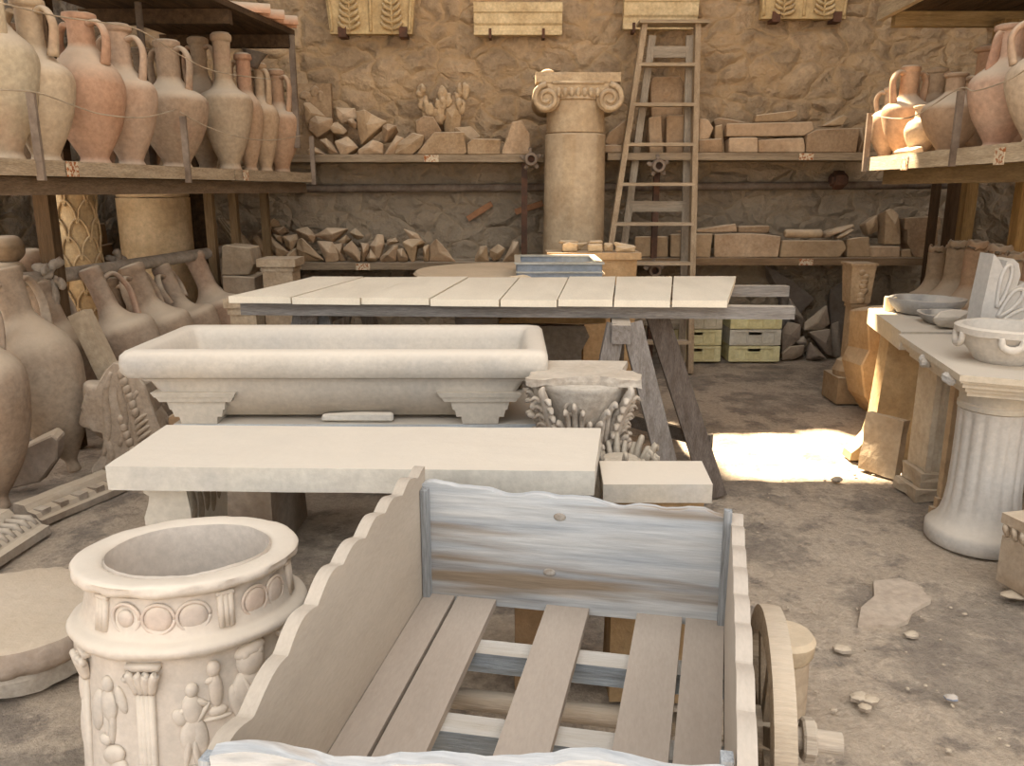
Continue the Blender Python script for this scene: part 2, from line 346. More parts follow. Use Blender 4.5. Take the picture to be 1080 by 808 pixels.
# upper deck
TZ = 2.65
for k in range(4):
    bm = MB(); o0, o1 = -0.0 - 0.24 * k, -0.235 - 0.24 * k
    prism(bm, [(lx(ya) + o0, ya), (lx(6.65) + o0, 6.65), (lx(6.65) + o1, 6.65), (lx(ya) + o1, ya)], 'z', TZ, TZ + 0.04); obj('upper_board', rp(bm), m_dark, rack)
for y in (3.4, 4.6, 5.7, 6.6):
    bm = MB(); bar(bm, (lx(y) - 0.02, y, TZ - 0.05), (lx(y) - 1.0, y, TZ - 0.05), 0.07, 0.09); obj('cross_beam', rp(bm), m_dark, rack)
for y in (6.62,):
    bm = MB(); bar(bm, (lx(y) - 0.015, y, LZ + 0.2), (lx(y) - 0.015, y, TZ - 0.001), 0.04, 0.04); obj('upper_post', rp(bm), m_pipe, rack)
bm = MB(); tube(bm, [(lx(5.5) - 0.5, 5.5, LZ), (lx(5.5) - 0.5, 5.5, TZ - 0.001)], 0.022, 12); obj('pole', rp(bm), m_pipe, rack, True)
for y in (3.2, 5.2, 6.7):
    bm = MB(); bar(bm, (lx(y) - 0.9, y, 0), (lx(y) - 0.9, y, TZ), 0.09, 0.09); obj('rear_post', rp(bm), m_dark, rack)

rackr = thing('storage_rack', 'timber rack on the right side carrying the sunlit jars', 'shelf', (rx_(5), 5, 0))
def rq(bm): bmesh.ops.translate(bm, vec=(-rx_(5), -5, 0), verts=bm.verts); return bm
ya, yb = 2.6, 5.76
for k in range(4):
    bm = MB(); o0, o1 = 0.02 + 0.24 * k, 0.255 + 0.24 * k
    prism(bm, [(rx_(ya) + o0, ya), (rx_(yb) + o0, yb), (rx_(yb) + o1, yb), (rx_(ya) + o1, ya)], 'z', RZ - 0.035, RZ); obj('deck_board', rq(bm), m_woody, rackr, col=WOODC)
bm = MB(); prism(bm, [(rx_(ya), ya), (rx_(yb), yb), (rx_(yb) + 0.03, yb), (rx_(ya) + 0.03, ya)], 'z', RZ - 0.075, RZ + 0.012); obj('edge_board', rq(bm), m_woody, rackr, col='c4b194')
bm = MB(); bar(bm, (rx_(ya) + 0.12, ya, RZ - 0.12), (rx_(5.6) + 0.12, 5.6, RZ - 0.12), 0.08, 0.09); obj('beam', rq(bm), m_woody, rackr, col='8d7450')
p = P(1077, 225, Y=5.3); bm = MB(); bar(bm, (p.x, p.y, 0), (p.x, p.y, RZ - 0.036), .08, .08); obj('post', rq(bm), m_woodz, rackr, col='b08c58')
for y in (4.44, 5.70):
    bm = MB(); bar(bm, (rx_(y) - 0.012, y, RZ - 0.08), (rx_(y) - 0.012, y, RZ + 0.3), 0.035, 0.02); obj('guard_bar', rq(bm), m_pipe, rackr)
for y in (3.99, 5.07):
    bm = MB(); box(bm, rx_(y) - 0.008, rx_(y) - 0.002, y - 0.04, y + 0.04, RZ - 0.085, RZ - 0.005); obj('tag', rq(bm), m_tag, rackr)
for k in range(4):
    bm = MB(); o0, o1 = 0.02 + 0.25 * k, 0.255 + 0.25 * k
    prism(bm, [(rx_(ya) + o0, ya), (rx_(5.7) + o0, 5.7), (rx_(5.7) + o1, 5.7), (rx_(ya) + o1, ya)], 'z', 2.62, 2.66); obj('upper_board', rq(bm), m_dark, rackr)
bm = MB(); bar(bm, (rx_(ya), ya, 2.62), (rx_(5.72), 5.72, 2.62), 0.04, 0.08); obj('upper_edge_board', rq(bm), m_woody, rackr, col='b5a080')
bm = MB(); bar(bm, (rx_(5.6) + 0.05, 5.62, 2.57), (rx_(5.6) + 1.2, 5.62, 2.57), 0.06, 0.09); obj('cross_beam', rq(bm), m_wood, rackr, col='a58a60')
bm = MB(); p = P(1040, 60, Y=5.5); bar(bm, (p.x + 0.1, 5.5, RZ), (p.x + 0.1, 5.5, 2.54), 0.09, 0.12); obj('upper_post', rq(bm), m_woodz, rackr, col='9a7c50')

def shelf_line(name, label, x0, x1, z, yf=7.0, yb=7.52, th=0.06, col=WOODC, tags=(), posts=()):
    t = thing(name, label, 'shelf', ((x0 + x1) / 2, (yf + yb) / 2, z - th)); cx, cy, cz = t.location
    n = 2
    for k in range(n):
        a = yf + (yb - yf) * k / n; b = yf + (yb - yf) * (k + 1) / n - 0.004
        bm = MB(); box(bm, x0 - cx, x1 - cx, a - cy, b - cy, 0, th); rough(bm, 0.006, 3, cuts=3, seed=k); obj('plank', bm, m_wood, t, col=col)
    for px, py in tags:
        p = P(px, py, Y=yf); bm = MB(); box(bm, p.x - 0.06 - cx, p.x + 0.06 - cx, yf - 0.012 - cy, yf - 0.006 - cy, 0.0, th - 0.005); obj('tag', bm, m_tag, t)
    for px, zb in posts:
        x = P(px, 200, Y=yf + 0.06).x; bm = MB(); bar(bm, (x - cx, yf + 0.06 - cy, zb - cz), (x - cx, yf + 0.06 - cy, -0.001), 0.05, 0.05); obj('post', bm, m_iron, t)
    return t
U1, U2, W1, W2 = 1.785, 1.80, 0.885, 0.925
sh_ul = shelf_line('wall_shelf', 'weathered upper plank shelf on the rear wall, left of the column', -2.0, 0.262, U1, tags=((455, 167),), posts=((553, 0),))
sh_ur = shelf_line('wall_shelf', 'upper plank shelf on the rear wall, behind and right of the ladder', 0.80, 3.12, U2, tags=((850, 167),), posts=((692, 0),))
sh_ll = shelf_line('wall_shelf', 'lower plank shelf on the rear wall under the heap of rubble chunks', -3.2, 0.262, W1, col='8f7d66', tags=((383, 280),))
sh_lr = shelf_line('wall_shelf', 'lower plank shelf on the rear wall under the carved blocks right of the ladder', 0.80, 3.72, W2, col='8f7558', tags=((850, 273),))

bm = MB(); tube(bm, [(-3.3, 7.43, 1.50), (0.5, 7.43, 1.52), (3.9, 7.43, 1.54)], 0.035, 12); bracket = None
pipe = tag(obj('wall_pipe', bm, m_pipe, None, True), 'long horizontal pipe running along the back wall between the two shelf levels', 'pipe')
bm = MB(); p = P(884, 190, Y=7.40); lathe(bm, [(.045, -.075), (.055, -.07), (.055, -.05), (.08, -.045), (.085, 0), (.08, .045), (.055, .05), (.055, .07), (.045, .075)], 6, T(p, ry=PI / 2)); obj('pipe_joint', bm, m_iron, pipe)
for (px, py), lab in (((560, 168), 'rusty scaffold coupler on the shelf edge just left of the column'), ((694, 175), 'rusty scaffold coupler seen between the ladder rungs under the upper shelf'),
                     ((690, 285), 'rusty scaffold coupler under the lower shelf behind the ladder')):
    p = P(px, py, Y=6.93); t = thing('scaffold_coupler', lab, 'pipe clamp', p)
    bm = MB(); lathe(bm, [(0.05, -0.05), (0.056, -0.04), (0.056, 0.05), (0.05, 0.06), (0.03, 0.06), (0.028, -0.05), (0.05, -0.05)], 20, T(rx=PI / 2), close=False); obj('collar', bm, m_pipe, t, True, ang=.6)
    bm = MB(); lathe(bm, [(0.027, -0.04), (0.027, 0.0)], 16, T(rx=PI / 2)); obj('core', bm, m_iron, t)
    for k in range(5):
        a = k * 2 * PI / 5 + 0.4; bm = MB(); bar(bm, (0.05 * math.cos(a), 0.0, 0.05 * math.sin(a)), (0.08 * math.cos(a), 0.0, 0.08 * math.sin(a)), 0.024, 0.03); blob(bm, (0.08 * math.cos(a), 0.0, 0.08 * math.sin(a)), 0.017, seg=8); obj('bolt', bm, m_pipe, t)

# ------------------------------------------------------------------ amphorae
def jar(name, label, loc, H, R, rn, rf=None, belly=0.48, neck=0.70, handles=(0, PI), col='b89a7c', group=None, rx=0, ry=0, rz=0, foot=True, lip=1.28, cat='amphora',
        shoulder=0.78, reach=1.0, hz=0.93, hb=None, broken=False, flutes=0):
    t = thing(name, label, cat, loc, rz, group, rx, ry)
    rf = rf or R * 0.42
    col = ''.join('%02x' % round(int(col[i:i + 2], 16) * .6 + q * .4) for i, q in ((0, 0xb4), (2, 0xa2), (4, 0x8a)))
    if foot: pr = [(rf * 0.6, 0), (rf, 0.0), (rf * 1.02, 0.02 * H), (rf * 0.9, 0.05 * H), (rf * 1.0, 0.085 * H)]
    else: pr = [(0.015, 0), (0.035, 0.01 * H), (0.032, 0.06 * H), (R * 0.35, 0.12 * H)]
    pr += [(R * 0.78, belly * 0.55 * H), (R, belly * H), (R * 0.93, (belly + (neck - belly) * 0.5) * H), (rn * 1.75 if rn * 1.75 < R * 0.8 else R * 0.7, (neck - 0.035) * H), (rn * 1.08, (neck + 0.03) * H),
           (rn, (neck + 0.1) * H), (rn, 0.93 * H)]
    if broken: pr += [(rn * 1.0, H), (rn * 0.82, H), (rn * 0.8, 0.8 * H)]
    else: pr += [(rn * 1.05, 0.95 * H), (rn * lip, 0.965 * H), (rn * lip, 0.995 * H), (rn * lip * 0.92, H), (rn * 0.8, 0.99 * H), (rn * 0.78, (neck + 0.06) * H)]
    bm = MB(); lathe(bm, pr, 40, sm=4)
    if broken:
        for v in bm.verts:
            if v.co.z > 0.96 * H: v.co.z -= 0.07 * H * (0.5 + 0.5 * noise.noise((v.co.x * 30, v.co.y * 30, H * 9)))
    rough(bm, 0.004, 7, seed=int(abs(loc[0]) * 100) % 50)
    obj('body', bm, m_clay, t, True, col)
    zb = (hb or neck - 0.09) * H
    for a in handles:
        ca, sa = math.cos(a), math.sin(a); bm = MB()
        q = [(rn * 0.9, hz * H), (rn * 1.35 * reach + 0.012, (hz + 0.012) * H), (rn * 1.75 * reach + 0.02, (hz - 0.035) * H), (rn * 1.95 * reach + 0.02, (hz - 0.12) * H if zb < (hz - 0.2) * H else (hz - 0.08) * H), (max(rn * 1.9 * reach, R * 0.55), zb)]
        tube(bm, [(r * ca, r * sa, z) for r, z in q], [0.026, 0.024, 0.024, 0.026, 0.032], 10, sm=5, flat=0.6); obj('handle', bm, m_clay, t, True, col)
    return t
def left_jar(px, off, top, R, rn, label, **k):
    m = (px - 540) / F / 1.036; Y = (2.764 + off) / (0.1645 - m); X = m * Y
    H = P(px, top, Y=Y).z - LZ
    return jar('amphora', label, (X, Y, LZ + 0.001), H, R, rn, group='amphorae on the left rack', **k)
CT, CG, CR, CD = 'c2a788', 'b3a084', 'c08766', '98806a'
left_jar(8, 0.24, -42, 0.185, 0.062, 'grey dusted amphora on the left rack, cut by the photo edge, mouth out of sight', col='b8a88c', handles=(2.6, 5.6))
left_jar(50, 0.20, 0, 0.165, 0.058, 'tall pale amphora with two straight upright handles beside the one cut by the photo edge', col='c0aa8c', handles=(2.9, 6.0), reach=1.05, neck=0.68, hb=0.66)
left_jar(101, 0.20, 15, 0.185, 0.063, 'broad amphora with a red-orange patch on its belly and neck', col='bd8c70', handles=(2.75, 5.95), neck=0.76, reach=1.15, belly=0.46)
left_jar(139, 0.19, 27, 0.172, 0.056, 'amphora with a tall arched handle at its right, next to the red-patched amphora', col='b89880', handles=(3.0, 6.1), neck=0.69, reach=1.1, hz=0.9)
left_jar(187, 0.21, 44, 0.215, 0.068, 'squat dull brown amphora with a wide dark neck by a guard bar', col='9c8670', handles=(2.7, 6.0), neck=0.68, lip=1.15)
left_jar(219, 0.50, 41, 0.165, 0.056, 'amphora set back behind the wide-necked one, thin handle on its right', col='b49c80', handles=(2.8, 6.1), neck=0.70)
left_jar(243, 0.18, 37, 0.18, 0.058, 'tall jar with a long plain neck and no visible handle on the left rack', col='ad967a', handles=(), neck=0.64, lip=1.2)
left_jar(264, 0.16, 58, 0.115, 0.05, 'slim orange amphora with a grey bowl over its mouth on the left rack', col='b38f70', handles=(2.8,), neck=0.66)
left_jar(280, 0.15, 68, 0.12, 0.042, 'narrow tan amphora second from the far end of the left rack', col='b89a78', handles=(2.6, 5.9), neck=0.68, reach=0.7)
left_jar(297, 0.16, 75, 0.155, 0.05, 'last amphora at the far end of the left rack, orange below', col='b98f70', handles=(2.6, 5.9), neck=0.66)
p = P(266, 62, Y=6.17); bm = MB(); lathe(bm, [(0.035, -0.05), (0.05, 0.0), (0.085, 0.055), (0.09, 0.06), (0.075, 0.055), (0.04, 0.01), (0.02, 0.0)], 28, T((p.x + 0.01, p.y, p.z - 0.01), ry=0.2)); tag(obj('bowl', bm, m_clay, None, True, '6f665c'), 'small dark grey bowl upturned on the neck of a slim amphora', 'bowl')
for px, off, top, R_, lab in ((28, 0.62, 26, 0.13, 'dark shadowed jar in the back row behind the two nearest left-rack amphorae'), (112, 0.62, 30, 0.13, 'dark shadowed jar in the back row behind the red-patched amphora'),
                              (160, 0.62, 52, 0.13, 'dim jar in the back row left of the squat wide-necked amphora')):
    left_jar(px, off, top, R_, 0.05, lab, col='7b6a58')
def right_jar(px, off, top, R, rn, label, name='amphora', **k):
    m = (px - 540) / F / 1.038; Y = (2.11 + off) / (m - 0.055); X = m * Y
    H = P(px + (px - 800) * 0.05, top, Y=Y).z - RZ
    return jar(name, label, (X, Y, RZ + 0.001), H, R, rn, group='jars on the right rack', **k)
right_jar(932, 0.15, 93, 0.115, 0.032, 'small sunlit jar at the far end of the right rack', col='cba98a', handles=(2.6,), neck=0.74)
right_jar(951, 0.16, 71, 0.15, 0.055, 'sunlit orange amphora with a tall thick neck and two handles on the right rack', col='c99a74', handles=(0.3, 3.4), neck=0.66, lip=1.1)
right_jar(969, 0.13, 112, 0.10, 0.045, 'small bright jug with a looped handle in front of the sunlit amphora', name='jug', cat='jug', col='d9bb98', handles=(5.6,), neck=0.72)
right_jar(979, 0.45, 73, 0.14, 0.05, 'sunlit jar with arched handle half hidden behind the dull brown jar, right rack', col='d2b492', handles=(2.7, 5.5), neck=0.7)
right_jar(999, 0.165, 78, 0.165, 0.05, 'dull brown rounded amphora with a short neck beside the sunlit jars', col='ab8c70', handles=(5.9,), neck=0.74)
right_jar(1013, 0.52, 84, 0.15, 0.05, 'jar standing behind the guard bar of the right rack', col='b89c80', handles=(), neck=0.72)
right_jar(1030, 0.50, 50, 0.14, 0.065, 'tall jar with a broad flat lip behind the guard bar, right rack', col='b4967a', handles=(0.2,), neck=0.66, lip=1.35)
right_jar(1050, 0.18, 27, 0.172, 0.062, 'large pinkish amphora with a dark red neck and a lug under its lip, right rack', col='c59c84', handles=(3.3,), neck=0.70, reach=0.5)
right_jar(1067, 0.55, 45, 0.14, 0.055, 'reddish jar squeezed behind the large pinkish amphora', col='bb8a68', handles=(3.0,), neck=0.7)
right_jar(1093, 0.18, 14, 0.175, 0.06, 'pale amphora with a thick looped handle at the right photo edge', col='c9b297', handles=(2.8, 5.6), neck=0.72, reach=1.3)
# leaning amphorae on the floor, left: base point, mouth pixel, mouth depth
def lean_jar(base, top, R, rn, label, group, tilt_extra=0, **k):
    b = Vector(base); a = Vector(top); d = a - b; H = d.length
    q = d.to_track_quat('Z', 'Y').to_euler()
    k.setdefault('lip', 1.12); k.setdefault('belly', .58)
    t = jar('amphora', label, b, H, R, rn, group=group, foot=False, **k); t.rotation_euler = q; return t
G = 'amphorae leaning on the floor at left'
CL = '9c8c7c'
def lj(px, py, Y, bx, by, R, rn, label, **k): lean_jar((bx, by, 0.012), P(px, py, Y=Y), R * 1.05, rn * 1.12, label, G, **{**k, 'neck': k.get('neck', .7) + .03})
lj(-50, 300, 3.55, -2.44, 3.62, 0.2, 0.06, 'stout grey-brown amphora leaning at the left photo edge, neck out of sight', col=CL, belly=0.52, neck=0.73, handles=(1.2, 4.3))
lj(3, 284, 4.12, -2.37, 4.14, 0.2, 0.065, 'biggest leaning amphora at left, one long strap handle right of its neck', col='a39484', belly=0.5, neck=0.72, handles=(6.0, 2.9), hb=0.7, reach=1.2)
lj(38, 299, 4.52, -2.38, 4.58, 0.17, 0.06, 'dark leaning amphora with a small drilled hole, behind the biggest leaning one', col='857769', neck=0.7, handles=(2.6,))
lj(94, 284, 4.78, -2.12, 4.82, 0.19, 0.05, 'leaning amphora with twin strap handles right of the rag-tied post', col=CL, neck=0.72, handles=(3.3, 2.3), reach=1.3, hb=0.68)
lj(136, 281, 5.15, -2.08, 5.2, 0.2, 0.068, 'leaning amphora with a brownish wide neck and handles both sides', col='a08d7a', neck=0.7, handles=(3.0, 6.1), reach=1.15)
lj(169, 281, 5.55, -2.03, 5.6, 0.19, 0.05, 'leaning amphora whose right handle makes an open loop', col=CL, neck=0.7, handles=(6.2, 3.1), reach=1.5, hb=0.76)
lj(203, 268, 5.95, -1.98, 6.0, 0.19, 0.06, 'reddish leaning amphora near the stacked blocks', col='a88a76', neck=0.7, handles=(3.0,))
lj(226, 266, 6.28, -1.86, 6.32, 0.16, 0.05, 'last leaning amphora at left, touching the stacked blocks', col='9a8878', neck=0.68, handles=(3.0,))
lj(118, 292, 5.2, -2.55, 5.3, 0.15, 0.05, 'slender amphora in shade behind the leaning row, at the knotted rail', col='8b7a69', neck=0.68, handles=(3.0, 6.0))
G2 = 'broken-necked amphorae leaning at right'
def rj(px, py, Y, bx, by, R, rn, label, **k): lean_jar((bx, by, 0.012), P(px, py, Y=Y), R, rn, label, G2, broken=True, handles=(), **k)
CQ = 'b39878'
for px, py, Y, R_, rn_, c_, nk, lab in ((990, 257, 6.05, .17, .06, CQ, .72, 'farthest broken-necked amphora in the row leaning behind the bowls'), (1012, 252, 5.7, .17, .068, CQ, .72, 'second broken-necked amphora from the far end of the row behind the bowls'),
        (1032, 252, 5.35, .17, .07, 'b58e6a', .7, 'broken-necked amphora with a brown ring at its neck, middle of the leaning row'), (1056, 256, 5.0, .17, .075, 'ac927a', .68, 'large broken-necked amphora just left of the carved palmette stone'),
        (1074, 264, 4.65, .165, .06, CQ, .7, 'broken amphora neck showing above the carved palmette stone'), (1096, 262, 4.3, .165, .06, CQ, .7, 'broken-necked amphora nearest in the row, at the right photo edge')):
    q = P(px, py, Y=Y); rj(px, py, Y, q.x - .05, Y - .04, R_, rn_, lab, col=c_, neck=nk)
for px, Y, sz_, c_, lab in ((1020, 6.28, .085, '9a7c50', 'tan square timber post rising behind the broken-necked amphorae'), (1004, 6.6, .075, '5a4632', 'dark timber post just left of the tan post behind the broken-necked amphorae'), (985, 6.85, .055, '5a4632', 'thin dark timber post at the right end of the lower rear shelf')):
    q = P(px, 220, Y=Y); bm = MB(); bar(bm, (0, 0, 0), (0, 0, 1.68), sz_, sz_); o = obj('timber_post', bm, m_woodz, None, False, c_); o.location = (q.x, Y, 0); tag(o, lab, 'post')
# guard wires
for ln, lab in (([(0, 95), (40, 98), (85, 114), (110, 121), (150, 124), (185, 116)], 'thin sagging guard wire across the bellies of the nearest left amphorae'),
                ([(190, 118), (215, 132), (250, 144), (285, 148), (318, 143)], 'thin guard wire across the far amphorae of the left rack'),
                ([(0, 3), (60, 17), (110, 24), (148, 32), (190, 58), (230, 76), (290, 84)], 'thin wire strung past the amphora necks on the left rack')):
    pts = []
    for px, py in ln:
        m = (px - 540) / F / (_c + (404 - py) / F * _s); Y = (2.764 - 0.03) / (0.1645 - m); pts.append(P(px, py, Y=Y))
    bm = MB(); tube(bm, pts, 0.0035, 6, sm=5); tag(obj('guard_wire', bm, m_wire, None, True), lab, 'wire')
pts = []
for px, py in ((920, 122), (960, 124), (1010, 94), (1028, 96), (1060, 86), (1084, 72)):
    m = (px - 540) / F / (_c + (404 - py) / F * _s); Y = (2.11 - 0.03) / (m - 0.055); pts.append(P(px, py, Y=Y))
bm = MB(); tube(bm, pts, 0.0035, 6, sm=5); tag(obj('guard_wire', bm, m_wire, None, True), 'thin guard wire along the jars of the right rack', 'wire')
# flat shard lying on the right rack
m_ = (970 - 540) / F / 1.036; bm = MB(); y_ = 5.15; prism(bm, [(0, -0.12), (0.06, -0.14), (0.1, 0.1), (0.05, 0.16), (0.0, 0.1)], 'z', 0, 0.03, T((rx_(y_) + 0.01, y_, RZ), ry=-0.35)); bevel(bm, 0.008)
tag(obj('pottery_shard', bm, m_clay, None, False, 'cdb595'), 'flat pale potsherd lying on the edge of the right rack by the small jug', 'potsherd')
# rail the left amphorae lean on, with knotted rags
ra, rb = P(-20, 297, Y=4.2), P(252, 262, Y=6.5)
bm = MB(); mid = P(62, 291, Y=4.66); tube(bm, [ra, mid, rb], 0.042, 10, sm=4); rail = tag(obj('rail', bm, m_rag, None, True), 'round cloth-wrapped rail behind the necks of the leaning amphorae', 'rail')
for px, Y, lab in ((60, 4.62, 'dusty grey rag knotted round the rail at the rack post'), (133, 5.35, 'dusty rag tied on the rail above the wide-necked leaning amphora')):
    p = P(px, 290 if px < 100 else 277, Y=Y); p.y -= 0.06; t = thing('rag', lab, 'rag', p)
    bm = MB()
    for k in range(6): blob(bm, (R.uniform(-.06, .06), R.uniform(-.03, .03), R.uniform(-.03, .05)), (0.05, 0.022, 0.026), T(rz=R.uniform(0, 3), ry=R.uniform(-1, 1)), 12)
    rough(bm, 0.014, 34)
    obj('knot', bm, m_rag, t, True)
    for k in range(3 if px < 100 else 1):
        bm = MB(); x = R.uniform(-.05, .05); tube(bm, [(x, 0, -0.02), (x + 0.02, -0.03, -0.12), (x + R.uniform(-.03, .04), -0.02, -0.26)], [0.02, 0.03, 0.012], 8, sm=4, flat=0.35); obj('hanging_strip', bm, m_rag, t, True)

# ------------------------------------------------------------------ broken stones and carved blocks on the rear shelves
TANS = ('b59a78', 'ad9373', 'a88e6e', 'bda283', 'b2987a', 'a58a6c')
def frag(pts, org, sc, Y, label, z=None, depth=0.22, col=None, name='stone_fragment', group=None, facet=0.03, shrink=0.8, bev=0.008, cat='stone', m=None, rg=0.006):
    """a broken block: its outline read off at depth Y, given real thickness behind"""
    R2 = random.Random(len(label) * 7 + int(pts[0][0]) * 3 + int(pts[0][1]))
    V = [P(org[0] + x / sc, org[1] + y / sc, Y=Y) for x, y in pts]
    if z is not None:
        dz = z + 0.002 - min(v.z for v in V)
        for v in V: v.z += dz
    c = sum(V, Vector()) / len(V); zb = min(v.z for v in V); o = Vector((c.x, Y + depth / 2, zb))
    bm = MB(); A = [bm.verts.new(Vector((v.x, Y + R2.uniform(0, facet), v.z)) - o) for v in V]
    sx, sz = R2.uniform(-.2, .2), R2.uniform(shrink - 0.1, shrink + 0.08)
    B = [bm.verts.new(Vector((c.x + (v.x - c.x) * (shrink + R2.uniform(-.08, .08)) + sx * depth * 0.3, Y + depth * R2.uniform(0.75, 1.0), zb + (v.z - zb) * sz)) - o) for v in V]
    n = len(V)
    ctr = bm.verts.new(Vector((c.x + R2.uniform(-.2, .2) * (V[0].x - c.x), Y - facet * R2.uniform(0.0, 0.9), c.z)) - o) if facet > 0 else None
    if ctr:
        for i in range(n): bm.faces.new((A[i], A[(i + 1) % n], ctr))
    else: bm.faces.new(A)
    bm.faces.new(B[::-1])
    for i in range(n): bm.faces.new((A[i], B[i], B[(i + 1) % n], A[(i + 1) % n]))
    bmesh.ops.recalc_face_normals(bm, faces=bm.faces[:])
    if bev: bevel(bm, bev, 1, 0.7)
    if rg: rough(bm, rg, 12, cuts=1, seed=n)
    ob = obj(name, bm, m or m_stone, None, False, col or TANS[R2.randrange(len(TANS))]); ob.location = o
    return tag(ob, label, cat, group)
GA, OA, SA = 'stones on the upper left shelf', (300, 70), 3.857
for pts, dy, z, lab, nm in (
    ([(90, 325), (115, 310), (165, 345), (90, 345)], 0, U1, 'small flat wedge of stone, leftmost on the upper shelf plank', None),
    ([(75, 145), (95, 140), (170, 205), (110, 240), (85, 230)], .12, None, 'tan leaning chunk highest at the left end of the upper shelf pile', None),
    ([(98, 215), (125, 200), (200, 210), (190, 252), (130, 290), (95, 255)], .05, None, 'grooved moulding chunk over the wedge at the left end of upper shelf', None),
    ([(175, 238), (210, 222), (255, 262), (240, 278), (195, 270)], .06, None, 'small rounded stone in the second layer, right of the grooved moulding chunk', None),
    ([(204, 165), (285, 168), (300, 215), (230, 230), (212, 205)], .12, None, 'square-ended stone at the top of the upper shelf pile', None),
    ([(285, 180), (325, 175), (350, 190), (415, 222), (365, 265), (340, 290), (310, 318), (295, 270)], .03, None, 'largest jagged chunk in the middle of the upper shelf pile', None),
    ([(250, 216), (275, 210), (295, 235), (285, 255), (262, 242)], .05, None, 'fist-sized stone wedged left of the largest jagged chunk', None),
    ([(135, 285), (165, 275), (222, 345), (180, 345), (165, 320)], 0, U1, 'jagged thin stone standing second from the left on the upper shelf', None),
    ([(197, 290), (250, 268), (300, 315), (255, 345), (225, 345)], 0, U1, 'blocky stone under the small rounded one, upper shelf pile', None),
    ([(295, 330), (355, 285), (400, 300), (400, 345), (300, 347)], 0, U1, 'low wide chunk under the largest jagged chunk', None),
    ([(395, 240), (415, 232), (455, 240), (440, 265), (408, 308), (393, 295)], .04, None, 'upright oval stone beside the largest jagged chunk', None),
    ([(404, 345), (435, 290), (450, 265), (485, 275), (450, 345)], .03, U1, 'leaning sliver of stone left of the big pale wedge', None),
    ([(450, 302), (520, 255), (570, 265), (560, 310), (520, 345), (445, 345)], 0, U1, 'big pale wedge with a dark right face on the upper shelf', None),
    ([(530, 205), (565, 182), (605, 185), (640, 245), (590, 345), (545, 345)], .16, U1, 'flaring broken capital rising behind the moulded base', 'capital_fragment'),
    ([(535, 345), (605, 252), (730, 252), (742, 335), (730, 345)], 0, U1, 'moulded base block with a sloped left side on the upper shelf', 'moulded_block'),
    ([(690, 230), (760, 222), (800, 270), (760, 345), (720, 345)], .2, U1, 'tilted stone slab behind two moulded blocks on the upper shelf', None),
    ([(744, 345), (742, 300), (765, 278), (880, 282), (878, 345)], 0, U1, 'low moulded block second from the column on the upper shelf', 'moulded_block'),
    ([(884, 345), (884, 330), (925, 212), (965, 205), (1000, 262), (1000, 345)], 0, U1, 'gable-topped carved block nearest the column on the upper left shelf', 'gabled_block')):
    frag(pts, OA, SA, 7.06 + dy, lab, z, group=GA, name=nm or 'stone_fragment', facet=0.0 if nm else 0.05, depth=0.22, m=m_carved if nm else None)
GB, OB, SB = 'blocks on the upper right shelf', (630, 70), 3.6
for pts, dy, z, lab, nm in (
    ([(25, 335), (25, 305), (95, 305), (95, 335)], 0, U2, 'flat slab on the upper shelf between column and ladder', None),
    ([(25, 290), (45, 250), (110, 200), (115, 290), (60, 305)], .03, None, 'rounded broken stone tilted over the flat slab, between column and ladder', None),
    ([(200, 60), (215, 40), (315, 40), (330, 75), (315, 335), (215, 335)], .2, U2, 'tall carved capital block against the wall behind the ladder', 'capital_fragment'),
    ([(195, 195), (245, 185), (250, 330), (200, 330)], .1, U2, 'jagged upright slab seen between the ladder rails, left one', None),
    ([(265, 185), (335, 185), (335, 330), (262, 330)], .1, U2, 'dark split block seen between the ladder rails, right one', None),
    ([(385, 330), (385, 280), (475, 275), (475, 330)], 0, U2, 'plain square block just right of the ladder on the upper shelf', None),
    ([(385, 195), (420, 200), (442, 235), (425, 276), (385, 279)], .03, None, 'stone with a hollow dark side on the square block beside the ladder', None),
    ([(446, 330), (446, 225), (475, 220), (486, 330)], .15, U2, 'narrow upright stone behind the square block beside the ladder', None),
    ([(440, 200), (460, 190), (560, 208), (575, 330), (490, 330)], .24, U2, 'broken slab leaning on the wall left of the long stone slab', None),
    ([(500, 328), (500, 270), (610, 268), (612, 328)], .02, U2, 'left of two blocks carrying the long stone slab', None),
    ([(613, 328), (612, 278), (786, 270), (790, 328)], 0, U2, 'right of two blocks carrying the long stone slab', None),
    ([(490, 216), (818, 210), (824, 240), (786, 264), (490, 266)], .02, None, 'long flat stone slab lying across two blocks on the upper right shelf', None),
    ([(598, 212), (603, 185), (755, 165), (766, 186), (720, 209)], .06, None, 'tapered stone piece on top of the long slab', None),
    ([(795, 320), (795, 250), (835, 230), (1000, 225), (985, 320)], 0, U2, 'wide trapezoid block at the right end of the upper shelf', 'moulded_block'),
    ([(858, 226), (935, 183), (955, 190), (935, 224)], .06, None, 'triangular shard lying on the wide trapezoid block', None),
    ([(992, 320), (996, 225), (1014, 222), (1018, 320)], .1, U2, 'thin stone at the very right end of the upper shelf', None)):
    frag(pts, OB, SB, 7.06 + dy, lab, z, group=GB, name=nm or 'stone_block', facet=0.0 if nm or 'block' in lab or 'slab' in lab else 0.04, depth=0.2, shrink=0.92, m=m_carved if nm else None)
GC, OC, SC = 'rubble heap on the lower left shelf', (180, 220), 4.5
